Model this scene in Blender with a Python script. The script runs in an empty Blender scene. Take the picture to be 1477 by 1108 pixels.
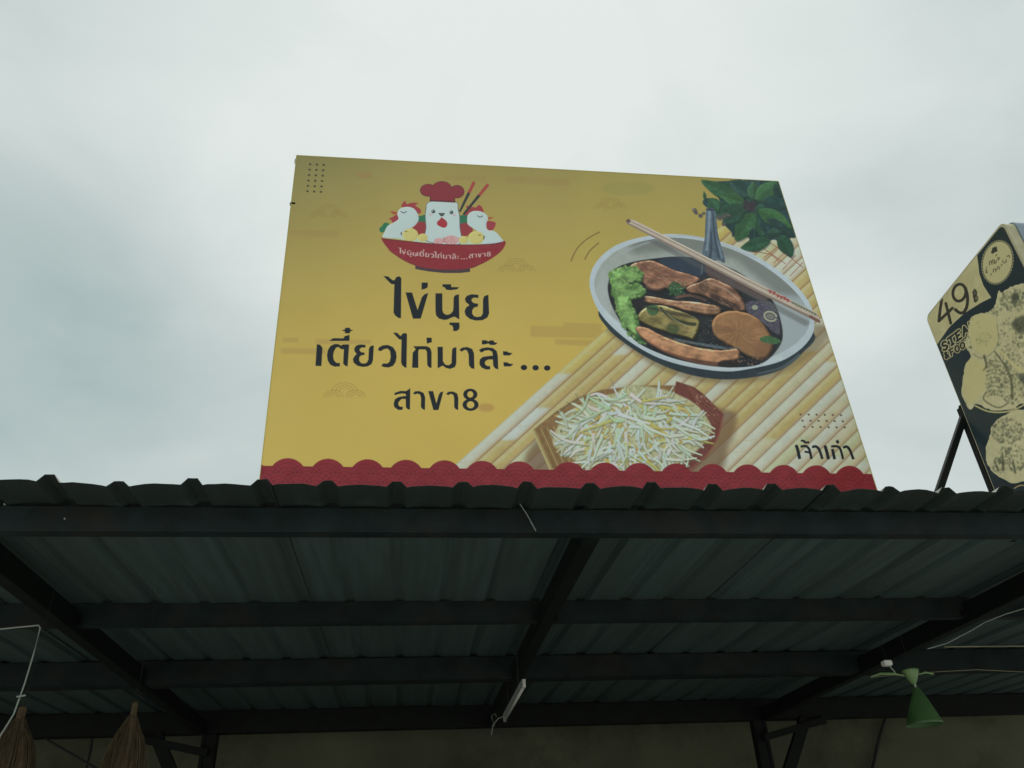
import bpy, bmesh, math, random
import numpy as np
from mathutils import Vector, Matrix

random.seed(7)
C = bpy.context.scene.collection
SC = bpy.context.scene
CAMZ = 1.6                                   # eye height; heights below are given above the eye and H() adds it
YAW, PIT, ROL, FOC = math.radians(7.983), math.radians(32.273), math.radians(-2.822), 1157.6
PW, PH = 1477, 1108

# ------------------------------------------------------------------ camera
_f = np.array([math.sin(YAW)*math.cos(PIT), math.cos(YAW)*math.cos(PIT), math.sin(PIT)])
_r = np.array([math.cos(YAW), -math.sin(YAW), 0.0])
_u = np.cross(_r, _f)
_r2 = _r*math.cos(ROL) + _u*math.sin(ROL)
_u2 = -_r*math.sin(ROL) + _u*math.cos(ROL)
cam = bpy.data.objects.new('camera', bpy.data.cameras.new('camera'))
C.objects.link(cam)
cam.data.sensor_width = 36.0
cam.data.lens = 36.0*FOC/PW
cam.data.clip_start = 0.05
cam.data.clip_end = 3000
M = Matrix.Identity(4)
for i in range(3):
    M[i][0], M[i][1], M[i][2] = _r2[i], _u2[i], -_f[i]
M[2][3] = CAMZ
cam.matrix_world = M
SC.camera = cam

# ------------------------------------------------------------------ world: bright overcast sky
SUN_EL, SUN_AZ = math.radians(86), math.radians(0)      # azimuth from +Y towards +X
sun_dir = Vector((math.sin(SUN_AZ)*math.cos(SUN_EL), math.cos(SUN_AZ)*math.cos(SUN_EL), math.sin(SUN_EL)))
w = bpy.data.worlds.new("World"); SC.world = w; w.use_nodes = True
nt = w.node_tree; nt.nodes.clear()
def N(t, **k):
    n = nt.nodes.new(t)
    for a, b in k.items(): setattr(n, a, b)
    return n
out = N('ShaderNodeOutputWorld'); bg = N('ShaderNodeBackground'); bg.inputs['Strength'].default_value = 0.1
sky = N('ShaderNodeTexSky', sky_type='NISHITA'); sky.sun_disc = False
sky.sun_elevation = SUN_EL; sky.sun_rotation = SUN_AZ
tc = N('ShaderNodeTexCoord')
nrm = N('ShaderNodeVectorMath', operation='NORMALIZE'); nt.links.new(tc.outputs['Generated'], nrm.inputs[0])
mp = N('ShaderNodeMapping'); mp.inputs['Scale'].default_value = (1.0, 1.0, 1.6); mp.inputs['Location'].default_value = (3.35, 0.2, 1.1)
n1 = N('ShaderNodeTexNoise'); n1.inputs['Scale'].default_value = 2.1; n1.inputs['Detail'].default_value = 8; n1.inputs['Roughness'].default_value = 0.5
n1.inputs['Distortion'].default_value = 0.5
nt.links.new(nrm.outputs[0], mp.inputs['Vector']); nt.links.new(mp.outputs['Vector'], n1.inputs['Vector'])
def M2(op, a, b):
    n = N('ShaderNodeMath', operation=op)
    for i, v in enumerate((a, b)):
        if isinstance(v, (int, float)): n.inputs[i].default_value = v
        else: nt.links.new(v, n.inputs[i])
    return n.outputs[0]
def px_dir(x, y):
    d = _f + _r2*(x-PW/2)/FOC - _u2*(y-PH/2)/FOC
    return Vector(d/np.linalg.norm(d))
def patch(x, y, power):          # a soft thin or thick region of the cloud deck, at this bearing
    d = N('ShaderNodeVectorMath', operation='DOT_PRODUCT'); nt.links.new(nrm.outputs[0], d.inputs[0]); d.inputs[1].default_value = px_dir(x, y)
    return M2('POWER', M2('MAXIMUM', d.outputs['Value'], 0.0), power)
v = M2('MULTIPLY', M2('SUBTRACT', n1.outputs['Fac'], 0.5), 1.6)
v = M2('ADD', v, 0.46)
v = M2('ADD', v, M2('MULTIPLY', patch(760, 90, 8), 0.56))
v = M2('SUBTRACT', v, M2('MULTIPLY', patch(110, 440, 60), 0.42))
v = M2('SUBTRACT', v, M2('MULTIPLY', patch(1440, 200, 60), 0.16))
rp = N('ShaderNodeValToRGB'); nt.links.new(v, rp.inputs['Fac'])
e = rp.color_ramp.elements
e[0].position = 0.0; e[0].color = (0.365, 0.475, 0.465, 1)
e[1].position = 1.0; e[1].color = (0.80, 0.855, 0.825, 1)
m_ = e.new(0.5); m_.color = (0.575, 0.65, 0.63, 1)
sc10 = N('ShaderNodeVectorMath', operation='SCALE'); nt.links.new(rp.outputs['Color'], sc10.inputs[0]); sc10.inputs['Scale'].default_value = 10.0
mixs = N('ShaderNodeMixRGB'); mixs.inputs['Fac'].default_value = 0.94
nt.links.new(sky.outputs['Color'], mixs.inputs[1]); nt.links.new(sc10.outputs[0], mixs.inputs[2])
nt.links.new(mixs.outputs[0], bg.inputs['Color']); nt.links.new(bg.outputs[0], out.inputs[0])

sun = bpy.data.objects.new('sun', bpy.data.lights.new('sun', 'SUN')); C.objects.link(sun)
sun.data.energy = 2.8; sun.data.angle = math.radians(14); sun.data.color = (1.0, 0.96, 0.9)
sun.rotation_euler = sun_dir.to_track_quat('Z', 'Y').to_euler()
SC.view_settings.view_transform = 'Standard'; SC.view_settings.look = 'None'
SC.view_settings.exposure = 0; SC.view_settings.gamma = 1; SC.view_settings.use_curve_mapping = False

# ------------------------------------------------------------------ helpers
def ray(P):
    P = np.atleast_2d(np.asarray(P, float))
    return _f + np.outer((P[:, 0]-PW/2)/FOC, _r2) - np.outer((P[:, 1]-PH/2)/FOC, _u2)
def on_y(x, y, Y):
    d = ray((x, y))[0]; p = d*Y/d[1]; return Vector((p[0], p[1], p[2]+CAMZ))
def H(z): return z+CAMZ

def mat(name, col, rough=0.6, metal=0.0, spec=0.5, var=0.25, scale=6.0, bump=0.0, bscale=60.0, dirt=None, dscale=2.0, damt=0.5, stretch=(1, 1, 1)):
    m = bpy.data.materials.new(name); m.use_nodes = True
    t = m.node_tree; b = t.nodes['Principled BSDF']
    b.inputs['Roughness'].default_value = rough; b.inputs['Metallic'].default_value = metal
    b.inputs['Specular IOR Level'].default_value = spec
    tcn = t.nodes.new('ShaderNodeTexCoord'); mpn = t.nodes.new('ShaderNodeMapping'); mpn.inputs['Scale'].default_value = stretch
    t.links.new(tcn.outputs['Object'], mpn.inputs['Vector'])
    no = t.nodes.new('ShaderNodeTexNoise'); no.inputs['Scale'].default_value = scale; no.inputs['Detail'].default_value = 6
    t.links.new(mpn.outputs[0], no.inputs['Vector'])
    r = t.nodes.new('ShaderNodeValToRGB')
    r.color_ramp.elements[0].position = 0.3; r.color_ramp.elements[1].position = 0.7
    r.color_ramp.elements[0].color = tuple(c*(1-var) for c in col)+(1,)
    r.color_ramp.elements[1].color = tuple(min(1, c*(1+var)) for c in col)+(1,)
    t.links.new(no.outputs['Fac'], r.inputs['Fac'])
    last = r.outputs['Color']
    if dirt:
        n2 = t.nodes.new('ShaderNodeTexNoise'); n2.inputs['Scale'].default_value = dscale; n2.inputs['Detail'].default_value = 8
        n2.inputs['Roughness'].default_value = 0.65
        t.links.new(mpn.outputs[0], n2.inputs['Vector'])
        r2 = t.nodes.new('ShaderNodeValToRGB'); r2.color_ramp.elements[0].position = 0.48; r2.color_ramp.elements[1].position = 0.68
        r2.color_ramp.elements[1].color = (damt, damt, damt, 1); r2.color_ramp.elements[0].color = (0, 0, 0, 1)
        t.links.new(n2.outputs['Fac'], r2.inputs['Fac'])
        mx = t.nodes.new('ShaderNodeMixRGB'); mx.inputs[2].default_value = dirt+(1,)
        t.links.new(r2.outputs['Color'], mx.inputs['Fac']); t.links.new(last, mx.inputs[1]); last = mx.outputs[0]
    t.links.new(last, b.inputs['Base Color'])
    if bump:
        n3 = t.nodes.new('ShaderNodeTexNoise'); n3.inputs['Scale'].default_value = bscale; n3.inputs['Detail'].default_value = 4
        t.links.new(mpn.outputs[0], n3.inputs['Vector'])
        bp = t.nodes.new('ShaderNodeBump'); bp.inputs['Strength'].default_value = bump; bp.inputs['Distance'].default_value = 0.01
        t.links.new(n3.outputs['Fac'], bp.inputs['Height']); t.links.new(bp.outputs[0], b.inputs['Normal'])
    return m

MT = {}
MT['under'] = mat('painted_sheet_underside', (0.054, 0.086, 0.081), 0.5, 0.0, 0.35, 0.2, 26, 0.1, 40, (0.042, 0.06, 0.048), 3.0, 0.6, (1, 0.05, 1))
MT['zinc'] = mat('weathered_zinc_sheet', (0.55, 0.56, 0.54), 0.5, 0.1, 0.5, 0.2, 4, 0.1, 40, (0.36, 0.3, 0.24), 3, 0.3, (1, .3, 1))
MT['steel'] = mat('dark_painted_steel', (0.009, 0.0175, 0.018), 0.6, 0, 0.22, 0.4, 7, 0.15, 50, (0.026, 0.02, 0.014), 4, 0.6)
MT['steel2'] = mat('black_painted_steel', (0.005, 0.008, 0.007), 0.6, 0, 0.2, 0.3, 9, 0.15, 50, (0.009, 0.008, 0.006), 5, 0.4)
MT['plaster'] = mat('dim_plaster', (0.11, 0.115, 0.075), 0.9, 0, 0.2, 0.2, 1.1, 0.3, 25, (0.05, 0.055, 0.035), 1.6, 0.7)
MT['concrete'] = mat('concrete_ground', (0.43, 0.42, 0.39), 0.9, 0, 0.2, 0.15, 0.8, 0.3, 20, (0.3, 0.29, 0.26), 0.5, 0.5)
MT['alu'] = mat('aluminium_trim', (0.42, 0.42, 0.36), 0.45, 0.3, 0.5, 0.12, 8)
MT['wrap'] = mat('yellow_vinyl_wrap', (0.62, 0.58, 0.28), 0.5, 0, 0.4, 0.1, 5)
MT['cream'] = mat('yellowed_plastic', (0.50, 0.47, 0.30), 0.5, 0, 0.5, 0.12, 7, 0, 0, (0.3, 0.27, 0.16), 6, 0.5)
MT['grey'] = mat('blue_grey_panel', (0.24, 0.30, 0.36), 0.35, 0.2, 0.5, 0.12, 7)
MT['white'] = mat('white_enamel', (0.6, 0.6, 0.56), 0.4, 0, 0.5, 0.08, 9)
MT['lite'] = mat('grey_white_plastic', (0.25, 0.28, 0.25), 0.5, 0, 0.5, 0.1, 9)
MT['green'] = mat('green_plastic', (0.045, 0.105, 0.034), 0.4, 0, 0.5, 0.2, 9)
MT['lime'] = mat('pale_green_plastic', (0.14, 0.23, 0.09), 0.4, 0, 0.5, 0.15, 9)
MT['straw'] = mat('brown_fibre', (0.095, 0.07, 0.04), 0.9, 0, 0.2, 0.45, 60, 0.6, 120, (0.05, 0.032, 0.018), 30, 0.6, (1, 1, .25))
MT['beige'] = mat('aged_beige_pvc', (0.22, 0.21, 0.13), 0.5)
def eave_darken(m, lim, col):
    """darker colour along the drip edge of the sheets, fading inwards unevenly"""
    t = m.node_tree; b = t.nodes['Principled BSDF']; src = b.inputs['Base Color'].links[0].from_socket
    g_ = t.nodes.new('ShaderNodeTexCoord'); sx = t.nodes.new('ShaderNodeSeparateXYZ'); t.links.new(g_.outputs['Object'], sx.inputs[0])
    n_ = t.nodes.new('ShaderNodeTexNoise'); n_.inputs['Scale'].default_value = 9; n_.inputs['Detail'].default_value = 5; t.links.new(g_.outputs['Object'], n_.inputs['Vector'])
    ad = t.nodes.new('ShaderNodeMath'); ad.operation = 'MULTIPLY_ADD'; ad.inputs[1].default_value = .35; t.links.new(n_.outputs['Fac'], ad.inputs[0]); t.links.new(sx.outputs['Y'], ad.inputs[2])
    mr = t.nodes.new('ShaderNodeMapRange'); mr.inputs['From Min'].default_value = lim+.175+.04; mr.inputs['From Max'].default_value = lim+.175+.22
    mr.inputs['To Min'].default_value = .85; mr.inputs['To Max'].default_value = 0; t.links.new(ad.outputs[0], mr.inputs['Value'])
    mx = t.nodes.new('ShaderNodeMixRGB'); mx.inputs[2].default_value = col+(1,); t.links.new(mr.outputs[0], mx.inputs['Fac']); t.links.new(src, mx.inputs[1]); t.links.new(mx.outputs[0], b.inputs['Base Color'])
eave_darken(MT['under'], 2.98-5.6, (0.022, 0.03, 0.026)); eave_darken(MT['zinc'], 2.80-5.6, (0.05, 0.05, 0.045))
MT['string'] = mat('dark_cord', (0.02, 0.02, 0.02), 0.8)
MT['backing'] = mat('galvanised_backing', (0.33, 0.33, 0.32), 0.5, 0.5, 0.5, 0.15, 5)

def tag(o, label=None, cat=None, group=None, kind=None):
    if label: o['label'] = label
    if cat: o['category'] = cat
    if group: o['group'] = group
    if kind: o['kind'] = kind
    return o
def empty(name, loc):
    o = bpy.data.objects.new(name, None); C.objects.link(o); o.location = loc; o.empty_display_size = 0.1
    return o
def link(name, me, m, parent=None, smooth=False):
    """vertices are in world coordinates; a child keeps them by an inverse parent offset"""
    o = bpy.data.objects.new(name, me); C.objects.link(o)
    for x in (m if isinstance(m, (list, tuple)) else [m]): me.materials.append(x)
    if parent is not None:
        o.parent = parent
        off = Vector(parent.location)
        p = parent.parent
        while p is not None: off += Vector(p.location); p = p.parent
        me.transform(Matrix.Translation(-off))
    if smooth:
        for p in me.polygons: p.use_smooth = True
    return o
class MB:
    def __init__(s): s.bm = bmesh.new()
    def box(s, a, b, bev=0.0):
        a, b = Vector(a), Vector(b)
        r = bmesh.ops.create_cube(s.bm, size=1, matrix=Matrix.Translation((a+b)/2) @ Matrix.Diagonal((abs(b.x-a.x), abs(b.y-a.y), abs(b.z-a.z), 1)))
        if bev:
            es = list({e for v in r['verts'] for e in v.link_edges})
            bmesh.ops.bevel(s.bm, geom=es, offset=bev, segments=2, affect='EDGES', clamp_overlap=True)
        return s
    def bar(s, p, q, wd, dp, up=(0, 1, 0), bev=0.0):
        p, q = Vector(p), Vector(q); z = (q-p).normalized(); x = Vector(up).cross(z)
        if x.length < 1e-4: x = Vector((1, 0, 0)).cross(z)
        x.normalize(); y = z.cross(x)
        m = Matrix((x, y, z)).transposed().to_4x4(); m.translation = (p+q)/2
        r = bmesh.ops.create_cube(s.bm, size=1, matrix=m @ Matrix.Diagonal((wd, dp, (q-p).length, 1)))
        if bev:
            es = list({e for v in r['verts'] for e in v.link_edges})
            bmesh.ops.bevel(s.bm, geom=es, offset=bev, segments=2, affect='EDGES', clamp_overlap=True)
        return s
    def tube(s, pts, r, n=6, cap=True):
        pts = [Vector(p) for p in pts]; rings = []
        for i, p in enumerate(pts):
            t = (pts[min(i+1, len(pts)-1)]-pts[max(i-1, 0)]).normalized()
            a = t.cross(Vector((0, 0, 1)));
            if a.length < 1e-3: a = t.cross(Vector((1, 0, 0)))
            a.normalize(); b = t.cross(a)
            rr = r[i] if isinstance(r, (list, tuple)) else r
            rings.append([s.bm.verts.new(p+(a*math.cos(2*math.pi*k/n)+b*math.sin(2*math.pi*k/n))*rr) for k in range(n)])
        for A, B in zip(rings, rings[1:]):
            for k in range(n): s.bm.faces.new((A[k], A[(k+1) % n], B[(k+1) % n], B[k]))
        if cap: s.bm.faces.new(rings[0][::-1]); s.bm.faces.new(rings[-1])
        return s
    def lathe(s, c, prof, n=24, jit=0.0, axis=None):
        c = Vector(c); rings = []
        for r, z in prof:
            rings.append([s.bm.verts.new(c+Vector((math.cos(2*math.pi*k/n)*r*(1+random.uniform(-jit, jit)), math.sin(2*math.pi*k/n)*r*(1+random.uniform(-jit, jit)), z))) for k in range(n)])
        for A, B in zip(rings, rings[1:]):
            for k in range(n): s.bm.faces.new((A[k], A[(k+1) % n], B[(k+1) % n], B[k]))
        return s
    def build(s, name, m, parent=None, smooth=False):
        bmesh.ops.recalc_face_normals(s.bm, faces=s.bm.faces)
        me = bpy.data.meshes.new(name); s.bm.to_mesh(me); s.bm.free()
        return link(name, me, m, parent, smooth)

# ------------------------------------------------------------------ setting: ground, rear wall
g = MB(); bmesh.ops.create_grid(g.bm, x_segments=2, y_segments=2, size=900)
tag(g.build('ground', MT['concrete']), kind='structure')
bw = MB(); bw.box((-12, 8.45, 0), (14, 8.7, H(1.455)))
o = bw.build('rear_wall', MT['plaster']); tag(o, 'dim brownish plastered wall closing the shelter at the back', 'wall')

# ------------------------------------------------------------------ awning (roof shelter)
EY, EZ = 2.85, H(1.333)            # eave
SL = 0.02
def roof_z(y): return EZ+SL*(y-EY)
aw = empty('awning', (0.7, 5.6, 0))
tag(aw, 'dark corrugated metal roof shelter with steel beams and posts under the signboards', 'awning')
RS = 0.2544; RX0 = -1.344
KMIN, KMAX = -18, 32
rnd = random.Random(3)
rib_h = {k: rnd.uniform(.021, .03) for k in range(KMIN-1, KMAX+5)}
pan_b = {k: rnd.uniform(-.002, .017) for k in range(KMIN-1, KMAX+5)}
edge_w = {k: rnd.uniform(-.005, .006) for k in range(KMIN-1, KMAX+5)}
pan_b.update({-1: .010, 0: .006, 1: .008, 2: .006, 3: .009, 4: .009, 5: .007, 6: .011, 7: .006, 8: .010, 9: .008, 10: .009, 11: .009, 12: .012, 13: .014, 14: .009})
edge_w.update({0: .006, 1: -.006, 2: .003, 3: .002, 4: -.001, 5: -.002, 12: 0, 13: .003})
rib_h.update({0: .028, 1: .020, 2: .027, 3: .026, 4: .024, 12: .027, 13: .024})
jit = {k: rnd.uniform(-.007, .007) for k in range(KMIN-1, KMAX+5)}
ys = [EY, EY+.05, EY+.12, EY+.2, EY+.4, EY+.7, EY+1.1, EY+1.6, EY+2.2, EY+2.9, EY+3.7, EY+4.6, EY+5.4, EY+5.85]
def profile(k):
    """points of one module: from centre of rib k to centre of rib k+1"""
    P = [(-.0, 'r', k), (.017, 'r', k), (.040, 'b', k)]
    for f in (.12, .3, .5, .7, .88): P.append((.040+(RS-.080)*f, 'p', f))
    P += [(RS-.040, 'b', k+1), (RS-.017, 'r', k+1)]
    return P
nsheet = 0
k = KMIN
while k < KMAX:
    bm = bmesh.new(); cols = []
    xs = []
    for j in range(3):
        kk = k+j
        for (dx, ty, q) in profile(kk):
            xs.append((RX0+kk*RS+dx+(jit[q] if ty in 'rb' else 0), ty, q, kk))
    kk = k+3
    xs += [(RX0+kk*RS+jit[kk], 'r', kk, kk), (RX0+kk*RS+jit[kk]+.017, 'r', kk, kk), (RX0+kk*RS+jit[kk]+.039, 'l', kk, kk)]
    front = rnd.uniform(-.010, .008)
    for (x, ty, q, kk) in xs:
        col = []
        for y in ys:
            dec = math.exp(-(y-EY)/.7)
            a = edge_w[kk]; b2 = edge_w.get(kk+1, 0)
            if ty == 'r': z = rib_h.get(q, .025)*(.55*dec+.45)+.004*(1-dec)+edge_w.get(q, 0)*dec
            elif ty == 'b': z = edge_w.get(q, 0)*dec
            elif ty == 'l': z = edge_w.get(q, 0)*dec-.004
            else: z = (a*(1-q)+b2*q)*dec + pan_b[kk]*4*q*(1-q)*(dec+.12)
            z += .0045*((nsheet % 2))
            yy = y+front+rnd.uniform(-.002, .002) if y == EY else y
            if y == EY: z += rnd.uniform(-.0012, .0012)
            col.append(bm.verts.new((x, yy, roof_z(y)+z)))
        cols.append(col)
    for A, B in zip(cols, cols[1:]):
        for i in range(len(ys)-1): bm.faces.new((A[i], B[i], B[i+1], A[i+1]))
    me = bpy.data.meshes.new('roof_sheet'); bm.to_mesh(me); bm.free()
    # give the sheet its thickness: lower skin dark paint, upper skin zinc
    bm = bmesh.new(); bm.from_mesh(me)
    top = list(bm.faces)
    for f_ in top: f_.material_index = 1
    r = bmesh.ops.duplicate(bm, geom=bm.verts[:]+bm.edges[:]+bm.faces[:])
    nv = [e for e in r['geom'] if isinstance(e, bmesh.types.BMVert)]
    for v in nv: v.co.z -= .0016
    for f_ in [e for e in r['geom'] if isinstance(e, bmesh.types.BMFace)]:
        f_.material_index = 0; f_.normal_flip()
    vm = r['vert_map']
    for e in [e for e in bm.edges if e.is_boundary and e.verts[0] in vm and e.verts[1] in vm and e.verts[0] not in nv]:
        a, b = e.verts
        try:
            f_ = bm.faces.new((a, b, vm[b], vm[a])); f_.material_index = 0
        except Exception: pass
    bm.to_mesh(me); bm.free()
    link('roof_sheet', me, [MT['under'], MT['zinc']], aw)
    k += 3; nsheet += 1

XL, XR = RX0+KMIN*RS+.1, RX0+KMAX*RS-.1
def beam(y0, y1, zb, zt, name, x0=XL, x1=XR, m='steel'):
    b = MB(); b.box((x0, y0, H(zb)), (x1, y1, H(zt)), .006)
    return b.build(name, MT[m], aw)
# front purlin is a C channel: web, upper and lower flange lips
b = MB()
b.box((XL, 3.05, H(1.236)), (XR, 3.058, H(1.331))); b.box((XL, 3.046, H(1.2285)), (XR, 3.105, H(1.2345))); b.box((XL, 3.059, H(1.322)), (XR, 3.105, H(1.328)))
b.box((XL, 3.099, H(1.235)), (XR, 3.105, H(1.25)))
b.build('front_beam', MT['steel'], aw)
for y, zb in ((4.37, 1.252),):
    zt = roof_z(y)-CAMZ-.003
    b = MB(); b.box((XL, y, H(zb)), (XR, y+.008, H(zt))); b.box((XL, y-.003, H(zb-.006)), (XR, y+.055, H(zb-.001)))
    b.build('purlin', MT['steel'], aw)
beam(5.69, 5.83, 1.237, roof_z(5.69)-CAMZ-.003, 'middle_beam')
beam(7.60, 7.72, 1.245, roof_z(7.6)-CAMZ-.003, 'rear_beam', m='steel2')
# rafters under the purlins
def rafter(x, wd, y0=3.07, y1=7.598):
    za = 1.219; zb = za+SL*(y1-y0)
    b = MB(); b.bar((x, y0+.036, H(1.270)), (x, y1, H(1.2875)), wd, .075, (1, 0, 0), .004)
    b.build('rafter', MT['steel2'], aw)
rafter(0.735, .10); rafter(-1.75, .105); rafter(3.27, .11); rafter(-4.3, .1); rafter(7.3, .1)
for xr in (0.735, -1.75, 3.27):
    for yp, zb in ((4.37, 1.252),):
        b = MB(); b.box((xr+.052, yp-.012, H(zb-.02)), (xr+.058, yp-.003, H(zb+.06))); b.box((xr-.07, yp-.012, H(zb-.004)), (xr+.07, yp-.004, H(zb+.03)), .001)
        b.build('cleat', MT['steel2'], aw)
for k_ in range(-8, 22):
    for yp in (3.085, 4.40):
        x_ = RX0+k_*RS+rnd.uniform(-.006, .006); b = MB(); zz = roof_z(yp)
        b.tube([(x_+.06, yp+.03, zz), (x_+.06, yp+.03, zz-rnd.uniform(.018, .03))], .0028, 5); b.build('screw_tip', MT['steel'], aw)
# rear posts with V struts
def vpost(x, s):
    K = .9575                       # struts meet the rear beam 7.66 m in
    b = MB(); b.bar((x, 7.66, 0), (x, 7.66, H(1.243)), .09, .10, (0, 1, 0), .005)
    b.build('post', MT['steel2'], aw)
    b = MB(); b.bar((x+s*.063, 7.63, 0), (x+s*.063, 7.63, H(1.243)), .03, .05, (0, 1, 0), .003)
    b.build('conduit', MT['steel2'], aw)
    b = MB(); b.bar((x+s*.09*K, 7.60, H(.66*K)), (x+s*.475*K, 7.60, H(1.243)), .10, .06, (0, 1, 0), .004)
    b.build('strut', MT['steel2'], aw)
    b = MB(); b.bar((x, 7.55, H(1.13*K)), (x+s*.62*K, 7.55, H(1.265*K)), .058, .05, (0, 1, 0), .004); b.bar((x+s*.63*K, 7.56, H(1.24*K)), (x+s*.64*K, 7.56, H(1.25)), .055, .05, (0, 1, 0), .004)
    b.build('brace', MT['steel2'], aw)
vpost(3.20, 1); vpost(-1.66, -1)
for x in (-4.3, 7.3):
    b = MB(); b.bar((x, 7.66, 0), (x, 7.66, H(1.243)), .1, .1, (0, 1, 0), .005); b.build('post', MT['steel2'], aw)
for x in (-4.3, 7.3):
    b = MB(); b.bar((x, 3.13, 0), (x, 3.13, H(1.23)), .1, .1, (0, 1, 0), .005); b.build('post', MT['steel2'], aw)
# roofing screws showing at the beam
for (px, py) in ((6, 727), (93, 748), (640, 751), (1047, 749), (331, 741), (1290, 743)):
    p = on_y(px, py, 3.046); b = MB()
    b.tube([p, p+Vector((0, .012, 0))], .0035, 8); b.build('screw', MT['lite'] if px < 100 else MT['steel'], aw)

# ------------------------------------------------------------------ printed art: a small polygon rasteriser (numpy)
class Canvas:
    def __init__(s, w, h, proj, base):
        s.w, s.h, s.proj = w, h, proj
        s.a = np.empty((h, w, 3), np.float32); s.a[:] = base
        rng = np.random.default_rng(5); s.rng = rng
        s.n = []
        for cell in (3, 9, 28, 90):
            gh, gw = h//cell+3, w//cell+3
            gr = rng.uniform(-1, 1, (gh, gw)).astype(np.float32)
            yy = np.arange(h)/cell; xx = np.arange(w)/cell
            yi = yy.astype(int); xi = xx.astype(int); fy = (yy-yi)[:, None]; fx = (xx-xi)[None]
            fy = fy*fy*(3-2*fy); fx = fx*fx*(3-2*fx)
            s.n.append(((gr[yi][:, xi]*(1-fx)+gr[yi][:, xi+1]*fx)*(1-fy)+(gr[yi+1][:, xi]*(1-fx)+gr[yi+1][:, xi+1]*fx)*fy).astype(np.float32))
    def mask(s, polys, pad=0, S=3):
        """nonzero-winding coverage of a union of polygons (photo coordinates)"""
        Q = []
        for p in polys:
            q = s.proj(np.asarray(p, float))
            ar = np.sum(q[:, 0]*np.roll(q[:, 1], -1)-np.roll(q[:, 0], -1)*q[:, 1])
            if ar < 0: q = q[::-1]
            Q.append(q)
        al = np.concatenate(Q)
        x0 = int(max(0, math.floor(al[:, 0].min())-pad)); x1 = int(min(s.w, math.ceil(al[:, 0].max())+pad+1))
        y0 = int(max(0, math.floor(al[:, 1].min())-pad)); y1 = int(min(s.h, math.ceil(al[:, 1].max())+pad+1))
        if x1 <= x0 or y1 <= y0: return None
        W_, H_ = x1-x0, y1-y0
        acc = np.zeros((H_*S, W_+2), np.float32)
        ysub = y0+(np.arange(H_*S)+.5)/S
        for q in Q:
            A = q; B = np.roll(q, -1, 0)
            for (ax, ay), (bx, by) in zip(A, B):
                if ay == by: continue
                lo, hi, sg = (ay, by, 1) if ay < by else (by, ay, -1)
                i0 = max(0, int(math.ceil((lo-y0)*S-.5))); i1 = min(H_*S, int(math.ceil((hi-y0)*S-.5)))
                if i1 <= i0: continue
                xs_ = ax+(ysub[i0:i1]-ay)*(bx-ax)/(by-ay)-x0
                xs_ = np.clip(xs_, 0, W_)
                xi = np.floor(xs_).astype(int); fr = xs_-xi
                r_ = np.arange(i0, i1)
                acc[r_, xi] += sg*(1-fr); acc[r_, np.minimum(xi+1, W_+1)] += sg*fr
        m = np.clip(np.abs(np.cumsum(acc, 1)[:, :W_]), 0, 1).reshape(H_, S, W_).mean(1)
        return m, x0, y0, x1, y1
    def blur(s, m, r):
        r = int(r)
        for _ in range(2):
            for ax in (0, 1):
                p = np.pad(m, [(r+1, r) if i == ax else (0, 0) for i in (0, 1)], mode='edge')
                c = np.cumsum(p, ax, dtype=np.float64)
                m = ((c[2*r+1:]-c[:-2*r-1]) if ax == 0 else (c[:, 2*r+1:]-c[:, :-2*r-1]))/(2*r+1)
        return m.astype(np.float32)
    def fill(s, polys, col, al=1.0, soft=0, tex=None, emb=0, ed=5, clip=None, hole=None):
        if len(polys) and np.ndim(polys[0][0]) == 0: polys = [polys]
        M_ = s.mask(polys, pad=int(soft*2+2) if soft else 0)
        if M_ is None: return
        m, x0, y0, x1, y1 = M_
        if soft: m = s.blur(m, soft)
        if clip is not None: m = m*clip[y0:y1, x0:x1]
        c = np.empty(m.shape+(3,), np.float32); c[:] = col
        if tex:
            t = 0
            for a, nn in zip(tex, s.n): t = t+a*nn[y0:y1, x0:x1]
            c += t[..., None]
        if emb:
            b = s.blur(np.pad(m, ed+2), ed//2+1)
            sh = np.roll(np.roll(b, ed, 0), ed, 1)-np.roll(np.roll(b, -ed, 0), -ed, 1)
            c -= emb*sh[ed+2:-ed-2, ed+2:-ed-2, None]*-1*-1
        m = (m*al)[..., None]
        R = s.a[y0:y1, x0:x1]; R *= 1-m; R += c*m
    def full(s, polys):
        if np.ndim(polys[0][0]) == 0: polys = [polys]
        F = np.zeros((s.h, s.w), np.float32)
        M_ = s.mask(polys)
        if M_ is not None: F[M_[2]:M_[4], M_[1]:M_[3]] = M_[0]
        return F
    def image(s, name, E):
        a = np.clip(s.a, 3, 250)/255.0
        lin = np.where(a <= .04045, a/12.92, ((a+.055)/1.055)**2.4)/E
        lin = np.clip(lin, 0.004, 0.9)
        im = bpy.data.images.new(name, s.w, s.h, alpha=False, float_buffer=True)
        im.colorspace_settings.name = 'Non-Color'
        px = np.ones((s.h, s.w, 4), np.float32); px[..., :3] = lin[::-1]
        im.pixels.foreach_set(px.ravel()); im.update()
        try: im.pack()
        except Exception: pass
        return im
def Z(x0, y0, k, pts): return [(x0+k*x, y0+k*y) for x, y in pts]
def sm(p, closed=True, n=5):
    p = [np.array(q, float) for q in p]; o = []; L = len(p)
    for i in range(L if closed else L-1):
        if closed: a, b, c, d = p[i-1], p[i], p[(i+1) % L], p[(i+2) % L]
        else: a, b, c, d = p[max(i-1, 0)], p[i], p[i+1], p[min(i+2, L-1)]
        for j in range(n):
            t = j/n
            o.append(.5*((2*b)+(-a+c)*t+(2*a-5*b+4*c-d)*t*t+(-a+3*b-3*c+d)*t**3))
    if not closed: o.append(p[-1])
    return [tuple(q) for q in o]
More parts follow.
